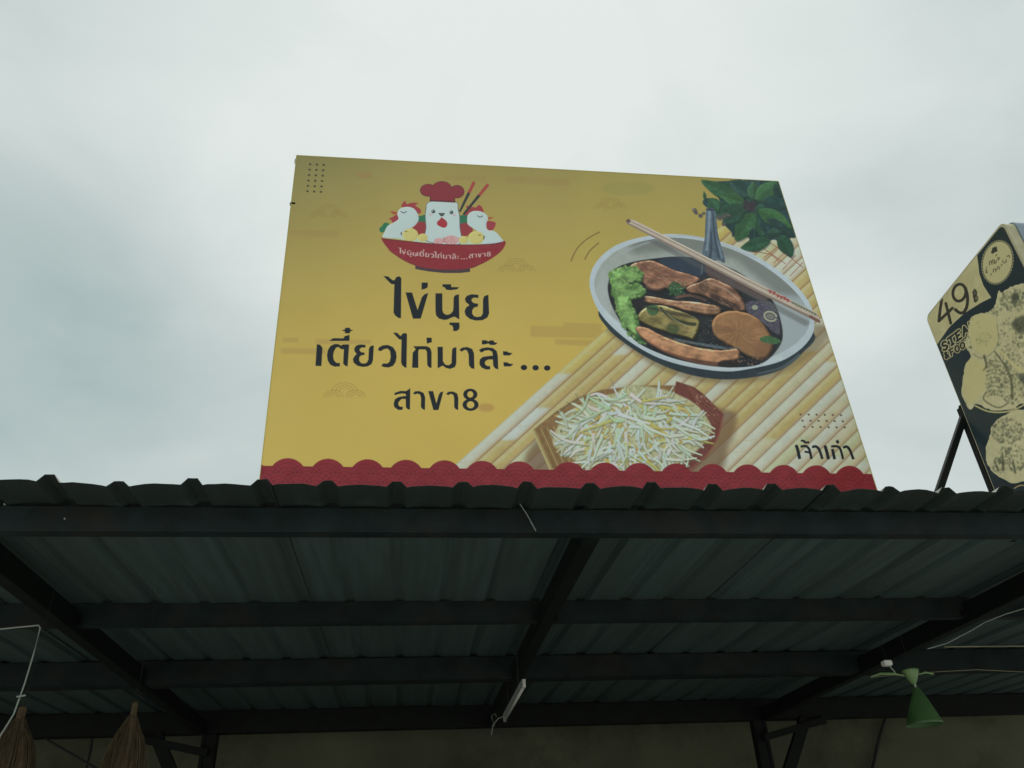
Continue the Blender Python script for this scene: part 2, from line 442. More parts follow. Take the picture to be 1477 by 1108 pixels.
def ell(cx, cy, rx, ry, ang=0, n=28, a0=0, a1=360):
    ca, sa = math.cos(math.radians(ang)), math.sin(math.radians(ang)); o = []
    for i in range(n):
        t = math.radians(a0+(a1-a0)*i/(n if a1-a0 == 360 else n-1)); x, y = rx*math.cos(t), ry*math.sin(t)
        o.append((cx+x*ca-y*sa, cy+x*sa+y*ca))
    return o
def stroke(pts, w_, smooth=True, cap=False):
    if smooth and len(pts) > 2: pts = sm(pts, False, 5)
    n = len(pts); ws = w_ if isinstance(w_, (list, tuple)) else (w_, w_)
    P = []
    for i in range(n-1):
        (x0, y0), (x1, y1) = pts[i], pts[i+1]; L = math.hypot(x1-x0, y1-y0) or 1e-6
        wa = (ws[0]+(ws[1]-ws[0])*i/(n-1))/2; wb = (ws[0]+(ws[1]-ws[0])*(i+1)/(n-1))/2
        nx, ny = -(y1-y0)/L, (x1-x0)/L
        P.append([(x0+nx*wa, y0+ny*wa), (x1+nx*wb, y1+ny*wb), (x1-nx*wb, y1-ny*wb), (x0-nx*wa, y0-ny*wa)])
        if i > 0 or cap: P.append(ell(x0, y0, wa, wa, 0, 8))
    if cap: P.append(ell(pts[-1][0], pts[-1][1], wb, wb, 0, 8))
    return P

# ---- main billboard
SY = 3.9
KS = SY/3.4
PPM = 600/KS
BX0, BX1, BZ0, BZ1 = -0.80*KS, 2.32*KS, 1.40*KS, 3.80*KS
def proj_main(p):
    d = ray(p); q = d*(SY/d[:, 1])[:, None]
    return np.stack([(q[:, 0]-BX0)*PPM, (BZ1-q[:, 2])*PPM], 1)
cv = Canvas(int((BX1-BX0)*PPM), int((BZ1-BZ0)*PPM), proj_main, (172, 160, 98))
F = cv.fill
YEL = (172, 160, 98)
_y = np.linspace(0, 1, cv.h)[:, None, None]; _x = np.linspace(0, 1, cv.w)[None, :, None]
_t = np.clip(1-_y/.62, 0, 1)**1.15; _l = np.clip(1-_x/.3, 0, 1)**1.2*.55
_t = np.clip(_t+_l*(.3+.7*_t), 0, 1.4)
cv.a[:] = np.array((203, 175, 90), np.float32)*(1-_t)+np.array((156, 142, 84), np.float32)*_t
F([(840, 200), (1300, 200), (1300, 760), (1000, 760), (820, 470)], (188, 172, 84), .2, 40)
ORG = (160, 128, 82)
for q in ([(418, 332), (488, 333), (488, 342), (417, 341)], [(408, 487), (430, 487), (430, 494), (408, 494)],
          [(765, 470), (812, 471), (812, 465), (868, 467), (868, 477), (905, 479), (905, 489), (765, 486)],
          [(800, 489), (868, 491), (868, 500), (800, 497)], [(455, 489), (535, 490), (535, 497), (455, 496)], [(405, 502), (470, 503), (470, 511), (405, 510)],
          [(640, 252), (700, 255), (700, 262), (640, 259)], [(730, 254), (822, 258), (822, 268), (730, 264)]):
    F(q, ORG, .3, 2)
F(ell(526, 253, 12, 5), (160, 120, 80), .4, 2); F(ell(701, 588, 12, 6), (172, 125, 78), .5, 3); F(ell(905, 272, 40, 10), (140, 138, 80), .3, 5)
def wave(cx, cy, s_):
    for (dx, dy, r) in ((0, -6, 18), (-16, 2, 14), (16, 2, 14)):
        for rr in (1, .72, .44):
            F(stroke(ell(cx+dx*s_, cy+dy*s_, r*rr*s_, r*rr*.72*s_, 0, 14, 180, 360), .9), (140, 112, 62), .45)
wave(497, 571, 1); wave(474, 312, .9); wave(745, 390, .9); wave(880, 300, .8)
for r_ in range(6):
    for c_ in range(3):
        F(ell(360+.1354*(645+72*c_-r_*5.8), 210+.1354*(200+57.5*r_+c_*3), 1.9, 1.6, 0, 10), (62, 56, 40), .85)
F(stroke(Z(740, 240, .1444, [(575, 950), (640, 820), (740, 725), (865, 655)]), 2), (128, 95, 60), .75)
F(stroke(Z(740, 240, .1444, [(715, 932), (765, 845), (858, 762)]), 2), (128, 95, 60), .75)

# -- bamboo mat
MATP = [(653, 674), (1039, 327), (1130, 240), (1300, 240), (1300, 770), (640, 770), (640, 686)]
matm = cv.full(MATP)
F(MATP, (178, 176, 150))
rng = random.Random(11)
def slat_line(k_, t):      # t=0 at bottom row y=672, 1 at y=328
    bx, tx = 655+25.2*k_, 1038+23.6*k_
    return (bx+(tx-bx)*t, 672+(328-672)*t)
PALE, YL, TAN = (198, 200, 188), (186, 166, 104), (186, 160, 116)
for k_ in range(0, 27):
    t = -.35
    while t < 1.45:
        L = rng.uniform(.12, .5); c = rng.choice([PALE, PALE, PALE, YL, YL, (196, 190, 160), (186, 188, 150)] if k_ > 1 else [PALE, (196, 204, 204), YL])
        if k_ == 0: c = PALE if t < .2 else (196, 178, 96)
        F([slat_line(k_, t), slat_line(k_, t+L), slat_line(k_+1, t+L), slat_line(k_+1, t)], c, .85, 4, (2, 4, 5), clip=matm)
        t += L
    # rounded shading of each stick, printed in the photograph on the sign
    for f0, f1, cc, a in ((.86, 1.02, (150, 108, 72), .42), (.68, 1.0, (184, 142, 100), .22), (.05, .4, (214, 220, 212), .22)):
        F([slat_line(k_+f0, -.35), slat_line(k_+f0, 1.45), slat_line(k_+f1, 1.45), slat_line(k_+f1, -.35)], cc, a, 2, clip=matm)
    F(stroke([slat_line(k_+1, -.35), slat_line(k_+1, 1.45)], 1.7, False), (122, 84, 58), .85, clip=matm)
    for _ in range(3):
        t0 = rng.uniform(-.2, 1.3); F(stroke([slat_line(k_+.1, t0), slat_line(k_+.9, t0+.008)], 1.6), (190, 180, 150), .5, clip=matm)
NET = [[(780, 700), (960, 800), (1080, 890), (1230, 1010)], [(830, 815), (960, 905), (1060, 975)], [(720, 850), (800, 835), (880, 740)], [(740, 860), (830, 820)],
       [(840, 915), (970, 810)], [(935, 970), (1060, 850)], [(1030, 1030), (1160, 890)], [(1100, 1100), (1230, 960)], [(700, 850), (900, 880), (1000, 960)]]
for q in NET: F(stroke(Z(980, 240, .1444, q), 1.1), (152, 78, 62), .8)

# -- herb
D = lambda q: Z(980, 240, .1444, q)
F(sm(D([(240, 158), (420, 150), (600, 140), (980, 140), (1020, 260), (1070, 420), (1160, 700), (1100, 720), (1120, 880), (1060, 850), (990, 760), (920, 735), (760, 830), (640, 820), (650, 780), (700, 730), (640, 680), (595, 665), (580, 725), (500, 640), (425, 560), (440, 525), (370, 520), (350, 470), (330, 440), (270, 410), (232, 370), (240, 335), (290, 318), (350, 372), (400, 345), (340, 250)]), True, 3), (40, 68, 70), 1, 1, (4, 8, 8))
def leaf(a, b, wd, c, al=.95):
    a, b = np.array(D([a])[0]), np.array(D([b])[0]); d = b-a; wd = wd*1.12; b = b+d*.08; a = a-d*.02; d = b-a; n_ = np.array([-d[1], d[0]])/max(1e-6, np.hypot(*d))*wd*.1444/2
    c = tuple(v*.9 for v in c)
    P = [a, a+d*.2+n_*.75, a+d*.5+n_, a+d*.8+n_*.6, b, a+d*.8-n_*.6, a+d*.5-n_, a+d*.2-n_*.75]
    k_ = rng.uniform(.9, 1.1); P = [(x+rng.uniform(-.6, .6), y+rng.uniform(-.6, .6)) for x, y in P]
    F([(x+1.2, y+1.8) for x, y in sm(P, True, 3)], (24, 42, 44), .55, 2)
    F(sm(P, True, 4), c, al, 1, (5, 9, 7), emb=14, ed=4)
    half = [a, a+d*.2+n_*.75, a+d*.5+n_, a+d*.8+n_*.6, b]
    F(sm([tuple(v) for v in half], True, 3), tuple(v*.72 for v in c), .5, 1)
    for f_ in (.25, .42, .6, .76):
        q0 = a+d*f_; F(stroke([tuple(q0), tuple(q0+d*.12-n_*.6)], .7, False), tuple(min(255, v*1.25) for v in c), .4)
        F(stroke([tuple(q0), tuple(q0+d*.12+n_*.6)], .7, False), tuple(v*.6 for v in c), .35)
    F(stroke([tuple(a), tuple(b)], 1.0, False), (70, 112, 80), .22)
for _ in range(46):
    ax_, ay_ = rng.uniform(420, 1050), rng.uniform(170, 680); th = math.atan2(ay_-390, ax_-720)+rng.gauss(0, .5); L_ = rng.uniform(110, 210)
    if ax_ < 560 and ay_ > 540 or ax_ < 420+(ay_-200)*.2 and ay_ < 300: continue
    leaf((ax_-math.cos(th)*L_*.5, ay_-math.sin(th)*L_*.5), (ax_+math.cos(th)*L_*.5, min(690, ay_+math.sin(th)*L_*.5)), rng.uniform(70, 120), rng.choice([(42, 82, 74), (50, 94, 74), (36, 70, 70), (56, 102, 76), (44, 78, 84)]), .85)
for a, b, wd, c in (((700, 300), (520, 160), 140, (48, 84, 78)), ((600, 330), (245, 160), 125, (64, 112, 76)), ((660, 380), (430, 290), 110, (70, 118, 74)),
                    ((740, 330), (735, 160), 120, (62, 106, 76)), ((770, 330), (960, 170), 150, (70, 118, 76)), ((820, 340), (1060, 400), 130, (40, 78, 74)),
                    ((700, 410), (355, 485), 130, (56, 96, 78)), ((740, 470), (578, 722), 170, (62, 110, 70)), ((640, 430), (470, 560), 120, (50, 88, 72)),
                    ((800, 440), (1100, 605), 140, (66, 116, 68)), ((880, 520), (1120, 690), 90, (40, 72, 70)), ((740, 620), (730, 760), 80, (38, 70, 70)),
                    ((900, 745), (636, 815), 120, (52, 100, 72)), ((1000, 690), (1112, 885), 130, (46, 92, 68)), ((300, 320), (380, 440), 110, (60, 108, 76)),
                    ((250, 335), (242, 255), 25, (56, 96, 66)), ((880, 660), (1010, 660), 70, (46, 84, 70)), ((960, 180), (1020, 300), 100, (40, 74, 70))):
    leaf(a, b, wd, c)
for q in ((690, 400, 55), (730, 380, 40), (660, 360, 30), (720, 430, 30)): F(ell(*D([q[:2]])[0], q[2]*.1444, q[2]*.12), (58, 46, 56), .8, 1, (8, 4, 0))
for q in ((150, 440, 26), (165, 465, 22), (210, 495, 24), (240, 470, 18), (400, 515, 30), (450, 495, 26), (490, 490, 20), (440, 580, 22)):
    F(ell(*D([q[:2]])[0], q[2]*.1444, q[2]*.13, 20, 12), (88, 82, 84), .9, 0, (16, 8, 0))
F(ell(*D([(135, 430)])[0], 2.4, 1.6, 30), (140, 132, 130), .7)

# -- bowl of noodles
B = lambda q: Z(840, 250, .27972, q)
F(sm(B([(30, 640), (110, 800), (230, 900), (380, 1000), (560, 1065), (760, 1085), (960, 1060), (1130, 980), (1250, 870), (1240, 780), (700, 800)])), (118, 96, 66), .55, 8, clip=matm)
F(sm(B([(90, 700), (130, 800), (230, 885), (360, 965), (520, 1030), (700, 1062), (880, 1052), (1030, 1010), (1130, 930), (1190, 820), (900, 700), (300, 640)])), (44, 56, 64), 1, 1, (2, 4, 4))
F(stroke(B([(900, 1035), (1030, 1000), (1120, 935)]), (2, 5)), (104, 116, 122), .6, 2)
RIM = B([(38, 590), (48, 500), (100, 425), (180, 368), (300, 330), (450, 313), (600, 328), (760, 368), (900, 430), (1020, 510), (1120, 600), (1180, 690), (1195, 770), (1180, 840), (1120, 910), (1020, 970), (880, 1005), (740, 1022), (560, 1000), (400, 955), (260, 880), (150, 790), (78, 700)])
rimm = cv.full(sm(RIM))
F(sm(RIM), (184, 196, 208), 1, 0, (2, 3, 3))
INR = B([(62, 590), (75, 510), (125, 440), (200, 388), (310, 350), (450, 332), (600, 346), (750, 386), (885, 448), (1005, 528), (1100, 615), (1158, 700), (1170, 765), (1150, 820), (1095, 880), (1000, 935), (870, 970), (740, 986), (570, 966), (420, 922), (290, 850), (180, 762), (100, 680)])
inm = cv.full(sm(INR))
F(sm(INR), (160, 166, 164), 1, 1, (2, 4, 4))
F(B([(250, 300), (1000, 300), (1230, 700), (1020, 640), (780, 440), (480, 400), (250, 420)]), (112, 116, 114), .75, 14, clip=inm)
F(B([(980, 620), (1200, 640), (1230, 860), (1000, 980), (1010, 800)]), (164, 174, 184), .8, 12, clip=inm)
F(B([(40, 640), (120, 480), (150, 800), (300, 900), (260, 1000), (40, 800)]), (176, 184, 188), .6, 9, clip=inm)
F(stroke(B([(220, 400), (450, 325), (640, 340), (900, 440)]), 3), (168, 176, 184), .5, 1)
F(stroke(B([(120, 720), (240, 845), (400, 930), (560, 980), (740, 1004), (900, 985), (1030, 950)]), (3, 6)), (196, 208, 218), .75, 1)
BROTH = B([(150, 520), (190, 480), (270, 455), (350, 442), (480, 430), (600, 440), (740, 480), (860, 545), (960, 630), (1010, 720), (1032, 830), (1010, 900), (940, 972), (850, 998), (700, 998), (520, 968), (380, 922), (270, 862), (200, 770), (150, 680), (130, 590)])
brm = cv.full(sm(BROTH))
F(sm(BROTH), (36, 38, 44), 1, 1, (5, 8, 8))
F(sm(B([(400, 440), (640, 440), (620, 530), (480, 520)])), (48, 62, 82), .8, 3, clip=brm)
F(sm(B([(640, 470), (760, 500), (940, 600), (940, 660), (800, 600), (660, 540)])), (96, 70, 70), .85, 3, (6, 6, 0), clip=brm)
# bubbles and glints on the broth
for _ in range(420):
    x, y = rng.uniform(200, 1030), rng.uniform(480, 990)
    if rng.random() < .6: x, y = rng.uniform(240, 420) if rng.random() < .4 else rng.uniform(600, 700), rng.uniform(660, 900)
    q = B([(x, y)])[0]; F(ell(*q, rng.uniform(.3, .9), rng.uniform(.3, .8), 0, 6), rng.choice([(110, 118, 126), (150, 150, 140), (20, 24, 28), (84, 88, 74)]), .7, clip=brm)
def piece(q, c, emb=26, tex=(10, 12, 8), shadow=True, ed=6, spec=1.0, dark=.42, bump=1.0):
    """a chunk of food as a photograph shows it: rounded, bumpy, darker towards its edge, with wet glints"""
    P = sm(B(q), True, 4)
    P = [(x+rng.uniform(-.5, .5), y+rng.uniform(-.5, .5)) for x, y in P]
    if shadow: F([(x+1.8, y+3.4) for x, y in P], (20, 20, 24), .7, 4, clip=inm)
    m, x0, y0, x1, y1 = cv.mask([P], pad=12)
    m = m*inm[y0:y1, x0:x1]
    n0, n1_, n2_, n3_ = [k_[y0:y1, x0:x1] for k_ in cv.n]
    b1 = cv.blur(m, 5); b2 = cv.blur(m, 11)
    rnd_ = np.clip((b1-.5)*1.4+(b2-.5)*1.2, 0, 1)
    h = 7.5*rnd_+bump*(.75*n1_+5.2*n2_+.12*n0)
    hy, hx = np.gradient(cv.blur(h, 1))
    lam = hx*.4+hy*.9
    t_ = dark+(1-dark)*rnd_+bump*(.20*n2_+.06*n1_)+.03*n0
    t_ = t_*(1+np.clip(lam, -.8, .9)*.62)
    col_ = np.array(c, np.float32)[None, None]*np.clip(t_, .18, 1.25)[..., None]
    g_ = np.clip(lam+.16*n0+.12*n1_-.40, 0, 1)*spec*(rnd_ > .15)
    col_ += g_[..., None]*np.array((120, 118, 108), np.float32)
    R_ = cv.a[y0:y1, x0:x1]; mm = m[..., None]; R_ *= 1-mm; R_ += np.clip(col_, 12, 225)*mm
piece([(240, 480), (290, 455), (370, 452), (450, 490), (530, 515), (605, 542), (592, 572), (530, 592), (470, 605), (430, 595), (400, 612), (340, 602), (310, 560), (288, 520)], (144, 104, 84))
for q in ([(330, 520), (420, 560), (440, 600)], [(300, 470), (380, 510), (500, 540)], [(420, 500), (500, 560)]): F(stroke(B(q), (2.5, 1)), (118, 70, 60), .6, 1)
F(sm(B([(440, 600), (460, 560), (500, 570), (520, 610), (480, 630)])), (52, 84, 56), .95, 1, (18, 10, 0))
for _ in range(26):
    x, y = B([(rng.uniform(445, 530), rng.uniform(565, 630))])[0]; F(ell(x, y, 1.4, .8, rng.uniform(0, 180), 7), rng.choice([(84, 128, 84), (40, 70, 48), (120, 150, 110)]), .8)
piece([(530, 600), (545, 582), (605, 560), (660, 540), (720, 562), (790, 600), (830, 660), (846, 706), (800, 712), (740, 690), (680, 662), (620, 632), (560, 622)], (132, 96, 76), spec=1.3)
F(sm(B([(660, 620), (720, 640), (800, 680), (810, 705), (740, 690), (670, 655)])), (52, 40, 40), .8, 3)
F(sm(B([(600, 570), (640, 550), (650, 600), (610, 620)])), (78, 62, 54), .6, 3)
F(stroke(B([(640, 560), (740, 600), (810, 660)]), (2, 3)), (190, 162, 146), .5, 1)
piece([(300, 632), (380, 637), (470, 655), (560, 660), (640, 672), (700, 685), (722, 710), (690, 735), (620, 728), (550, 715), (470, 690), (400, 680), (330, 668)], (150, 112, 86))
F(sm(B([(245, 650), (270, 628), (320, 632), (325, 680), (280, 700), (250, 685)])), (38, 34, 38), .9, 3)
F(stroke(B([(340, 645), (480, 668), (600, 690), (700, 700)]), (2, 4)), (196, 160, 136), .45, 2)
F(stroke(B([(480, 640), (560, 630), (640, 655)]), 4), (124, 88, 74), .8, 1, (10, 0, 0))
piece([(325, 690), (400, 680), (470, 700), (600, 755), (580, 850), (540, 850), (430, 820), (310, 775), (285, 735)], (134, 122, 76))
F(stroke(B([(400, 690), (450, 740), (520, 770), (590, 780)]), (3, 5)), (44, 48, 36), .85, 1)
F(stroke(B([(410, 700), (470, 752), (540, 790)]), (1.4, 2)), (176, 176, 140), .6, 1)
F(sm(B([(330, 690), (380, 680), (390, 720), (350, 735)])), (56, 96, 62), .85, 1, (12, 0, 0))
F(sm(B([(440, 780), (500, 790), (480, 830), (440, 815)])), (60, 78, 48), .7, 3)
F(stroke(B([(560, 850), (580, 800), (596, 765)]), (3, 2)), (164, 152, 104), .7, 1)
# lettuce
LET = [(135, 525), (160, 500), (200, 485), (250, 482), (290, 495), (308, 520), (300, 545), (262, 550), (232, 565), (250, 580), (290, 570), (312, 585), (320, 615), (295, 628), (258, 640), (240, 665), (262, 700), (275, 740), (290, 790), (322, 825), (335, 865), (310, 878), (270, 850), (215, 800), (200, 760), (180, 720), (170, 660), (150, 610), (148, 570)]
piece(LET, (122, 160, 96), spec=.25, dark=.5, bump=1.1)
for q in ([(170, 530), (220, 560), (200, 620), (220, 700)], [(200, 500), (240, 530)], [(190, 600), (240, 610)], [(210, 660), (240, 740), (280, 820)], [(160, 560), (200, 570)]):
    F(stroke(B(q), (2, 1.4)), (150, 184, 112), .55, 1)
LS = sm(LET, True, 4)
for _ in range(170):
    x, y = rng.choice(LS); cxm, cym = 225, 640; t_ = rng.uniform(-.02, .22); q = B([(x+(cxm-x)*t_*.6+rng.uniform(-5, 5), y+(cym-y)*t_*.25+rng.uniform(-5, 5))])[0]
    r_ = rng.uniform(1.4, 3.4)
    F(ell(q[0]+.8, q[1]+1.4, r_, r_*.8, rng.uniform(0, 180), 8), (62, 92, 52), .5, 1)
    F(ell(q[0], q[1], r_, r_*.8, rng.uniform(0, 180), 8), rng.choice([(104, 144, 78), (136, 172, 100), (150, 184, 118), (92, 132, 70)]), .7, 1)
F(sm(B([(290, 820), (325, 825), (335, 870), (300, 872), (270, 850)])), (52, 92, 58), .7, 3)
# dark tofu, ring, radish
F(sm(B([(848, 665), (950, 658), (1000, 700), (1018, 800), (1005, 830), (950, 790), (890, 745), (850, 718)])), (78, 74, 90), 1, 1, (14, 6, 0))
for _ in range(120):
    x, y = B([(rng.uniform(860, 1010), rng.uniform(665, 820))])[0]; F(ell(x, y, .7, .6, 0, 6), (146, 146, 160), .55)
F([*stroke(ell(*B([(968, 738)])[0], 9, 6.5, 20, 20), 2.4, False)], (176, 178, 150), .9); F(ell(*B([(968, 738)])[0], 6, 4, 20), (130, 130, 116), .8)
F(ell(*B([(888, 692)])[0], 4.5, 3.5, 0, 12), (158, 164, 140), .9)
RAD = [(665, 800), (672, 760), (700, 728), (745, 712), (800, 710), (880, 735), (930, 775), (960, 820), (978, 860), (978, 905), (942, 958), (890, 958), (820, 928), (760, 890), (690, 845)]
piece(RAD, (152, 112, 78), spec=.1, dark=.66, bump=.3)
cx, cy = 800, 820
for i in range(54):
    a = 2*math.pi*i/54+rng.uniform(-.05, .05); r0, r1 = rng.uniform(15, 40), rng.uniform(90, 140)
    P = [(cx+math.cos(a)*r0, cy+math.sin(a)*r0*.7), (cx+math.cos(a+.1)*(r0+r1)/2, cy+math.sin(a+.1)*(r0+r1)/2*.75), (cx+math.cos(a)*r1*1.1, cy+math.sin(a)*r1*.75)]
    F(stroke(B(P), .9), rng.choice([(112, 76, 54), (178, 138, 100), (128, 88, 62)]), .4, 1, clip=cv.full(sm(B(RAD))) if i == -1 else None)
F(sm(B([(900, 870), (975, 870), (978, 905), (942, 958), (880, 955)])), (118, 84, 62), .5, 6)
F(sm(B([(915, 850), (960, 838), (1020, 862), (1000, 880), (950, 876), (920, 866)])), (66, 104, 66), .95, 0, (16, 0, 0))
# front drumstick
F(stroke(B([(470, 855), (600, 880), (760, 905), (805, 905)]), (3, 5)), (96, 116, 128), .8, 1)
piece([(272, 800), (300, 790), (340, 800), (400, 832), (500, 872), (620, 902), (720, 912), (806, 904), (806, 962), (760, 972), (690, 998), (600, 988), (500, 962), (400, 915), (318, 860)], (178, 130, 98), spec=.7, dark=.5, bump=.8)
F(stroke(B([(300, 810), (420, 870), (560, 915), (700, 935)]), (3, 7)), (214, 160, 124), .5, 3)
F(stroke(B([(330, 860), (450, 930), (600, 975), (700, 985)]), (3, 6)), (150, 96, 76), .6, 3)
F(sm(B([(700, 990), (720, 965), (800, 968), (810, 990), (760, 1000)])), (40, 34, 36), .9, 2)
for _ in range(40):
    x, y = B([(rng.uniform(800, 930), rng.uniform(945, 990))])[0]; F(ell(x, y, 1.3, .8, rng.uniform(0, 180), 7), rng.choice([(176, 150, 124), (70, 60, 58), (120, 96, 84)]), .7, clip=brm)
# browned, glossy and shadowed flecks on the meat
for (x0_, y0_, x1_, y1_, wv, n_, slope) in ((250, 470, 590, 590, 40, 70, .3), (560, 560, 830, 700, 40, 60, .55), (320, 650, 700, 712, 22, 60, .12), (300, 830, 790, 950, 32, 80, .22), (310, 700, 570, 830, 36, 40, .35)):
    for _ in range(n_):
        t_ = rng.random(); x_ = x0_+(x1_-x0_)*t_; y_ = y0_+(y1_-y0_)*t_+rng.uniform(-wv, wv)*.8
        L_ = rng.uniform(6, 30); q_ = B([(x_-L_/2, y_-L_*slope/2), (x_, y_+rng.uniform(-4, 4)), (x_+L_/2, y_+L_*slope/2)])
        F(stroke(q_, (rng.uniform(.8, 2.4), .4)), rng.choice([(96, 62, 52), (206, 170, 146), (120, 80, 62), (76, 52, 46), (190, 140, 112)]), rng.uniform(.2, .5), 1, clip=brm)
for q in ([(300, 560), (360, 600), (430, 600)], [(560, 625), (640, 650), (700, 680)], [(330, 690), (460, 720), (600, 745)], [(300, 850), (420, 930), (520, 975)], [(660, 780), (680, 850), (760, 905)]):
    F(stroke(B(q), (3, 6)), (34, 30, 34), .45, 2, clip=brm)
# spoon
F(sm(B([(636, 195), (650, 181), (680, 184), (690, 230), (700, 320), (735, 455), (700, 450), (620, 440), (630, 330)]), True, 4), (88, 103, 118), 1, 0, (4, 8, 10))
F(stroke(B([(655, 190), (650, 300), (640, 400)]), (3.5, 3)), (142, 160, 180), .7, 1); F(stroke(B([(672, 200), (680, 320), (705, 440)]), (2, 3)), (52, 66, 84), .8, 1)
F(stroke(B([(662, 300), (664, 380), (655, 440)]), (2, 4)), (44, 56, 74), .7, 1); F(stroke(B([(690, 330), (720, 440)]), (1, 3)), (140, 158, 178), .5, 1)
F(stroke(B([(618, 470), (612, 520)]), 1.6), (120, 124, 130), .7); F(ell(*B([(660, 188)])[0], 7, 2, 6, 14), (48, 54, 66), .7)
# chopsticks
F(B([(340, 322), (1180, 770), (1150, 790), (330, 345)]), (90, 92, 92), .5, 4, clip=inm)
F(B([(225, 244), (240, 236), (262, 240), (520, 370), (860, 545), (1212, 722), (1228, 772), (1180, 752), (900, 612), (500, 400), (226, 258)]), (190, 174, 162), 1, 0, (3, 4, 4))
F(stroke(B([(228, 256), (500, 396), (900, 606), (1215, 762)]), (2, 4)), (128, 112, 104), .85, 1)
F(stroke(B([(240, 244), (520, 382), (880, 568), (1215, 735)]), (1, 1.6)), (132, 114, 104), .7)
F(stroke(B([(262, 243), (520, 373), (860, 548)]), (1, 2)), (214, 202, 192), .7)
F(ell(*B([(236, 246)])[0], 3.5, 3, 0, 10), (104, 80, 72), .9)
for i, (x, y) in enumerate([(965, 610), (985, 618), (1005, 632), (1022, 640), (1040, 645), (1055, 655)]): F(stroke(B([(x-6, y-6), (x+7, y-2), (x-2, y+8)]), 2.2), (158, 60, 60), .85)
F(stroke(B([(950, 600), (1080, 662)]), 1.5), (168, 84, 80), .5)
for i in range(9): x = 1085+14*i; y = 668+7.2*i; F(stroke(B([(x-4, y-4), (x+5, y), (x-2, y+6)]), 1.6), (84, 112, 90), .85)
F(stroke(B([(1170, 735), (1225, 768)]), 4), (110, 66, 60), .7, 1)

# -- basket of sprouts
F(sm([(768, 640), (790, 692), (1010, 700), (1052, 640), (1062, 600), (1040, 590), (900, 560)]), (112, 84, 62), .7, 8, clip=matm)
BK = [(768, 621), (800, 595), (832, 574), (868, 562), (930, 556), (992, 556), (1012, 568), (1042, 596), (1036, 625), (1020, 655), (990, 680), (800, 690)]
bkm = cv.full(BK); F(BK, (136, 106, 70), 1, 1, (5, 6, 4))
F([(975, 550), (1000, 558), (1014, 568), (1044, 598), (1037, 628), (1018, 660), (985, 690), (960, 640)], (112, 62, 56), 1, 1, (7, 5, 0))
for i in range(5): F(stroke([(990+i*3.2, 560+i*5.2-4), (1040-i*3, 597+i*6-3)], 1.2), (140, 90, 76), .6)
for i in range(26):
    x, y = 1000+rng.uniform(0, 34), 567+rng.uniform(0, 34); F(stroke([(x, y), (x+3, y+1.6)], 1.4), (188, 160, 128), .55, clip=bkm)
F(stroke([(1042, 600), (1036, 628), (1020, 655), (985, 686)], 2.4), (142, 82, 72), .8, 0)
for i in range(7): F(stroke([(771+i*4.5, 620-i*.8), (800+i*5, 684)], 1.3), (172, 156, 108) if i % 2 == 0 else (116, 92, 58), .8, clip=bkm)
F(stroke([(768, 620), (795, 680)], 3.2), (182, 170, 120), .9)
F(stroke([(800, 597), (832, 577), (868, 565)], 2.4), (112, 100, 70), .8)
PILE = sm([(797, 640), (806, 612), (826, 590), (860, 574), (890, 566), (905, 556), (950, 560), (990, 575), (1012, 592), (1026, 618), (1015, 640), (990, 662), (960, 676), (920, 690), (870, 690), (840, 672), (812, 652)])
F(PILE, (178, 176, 140), 1, 2, (16, 14, 8))
plm = cv.blur(cv.full(PILE), 2)
for _ in range(120):
    a = rng.uniform(0, 6.28); r_ = math.sqrt(rng.random()); x, y = 912+104*r_*math.cos(a), 624+56*r_*math.sin(a)
    F(ell(x, y, rng.uniform(1, 2.6), rng.uniform(.8, 1.8), rng.uniform(0, 180), 8), (84, 80, 60), .7)
WH, GR, YE = (200, 210, 204), (182, 194, 170), (190, 174, 92)
plx = cv.blur(cv.full(sm([(786, 650), (796, 610), (820, 585), (856, 566), (890, 556), (912, 545), (955, 550), (998, 568), (1022, 590), (1036, 620), (1026, 646), (1000, 674), (960, 700), (860, 700), (810, 676)])), 1)
for i in range(290):
    a = rng.uniform(0, 6.28); r_ = math.sqrt(rng.random()); x, y = 910+106*r_*math.cos(a), 624+59*r_*math.sin(a)
    dx, dy = x-905, y-590
    ang = math.atan2(dy*1.2, dx)+rng.gauss(0, .55) if rng.random() < .72 else rng.uniform(0, 3.14)
    L = rng.uniform(20, 56)*(1 if i > 120 else .8); bend = rng.uniform(-7, 7)
    q = [(x-math.cos(ang)*L/2, y-math.sin(ang)*L/2*.9), (x+bend*math.sin(ang), y-bend*math.cos(ang)), (x+math.cos(ang)*L/2, y+math.sin(ang)*L/2*.9)]
    c = rng.choice([WH, WH, WH, WH, GR, GR, YE, (208, 216, 216)]); wd = rng.uniform(3.2, 6.4)
    F(stroke([(u_+.8, v_+1.8) for u_, v_ in q], (wd, wd*.5)), (112, 108, 76), .45, 1)
    F(stroke(q, (wd, wd*.4), True, False), tuple(v+4-rng.randint(0, 22) for v in c), .95, clip=plx)
    F(stroke([(u_-.3, v_-.5) for u_, v_ in q], (wd*.35, wd*.1), True, False), (222, 226, 216), .35)
    if rng.random() < .2: F(ell(*q[0], rng.uniform(2, 4.6), rng.uniform(1.6, 3), rng.uniform(0, 180), 10), rng.choice([(192, 166, 82), (182, 146, 80), (198, 188, 110)]), .9)

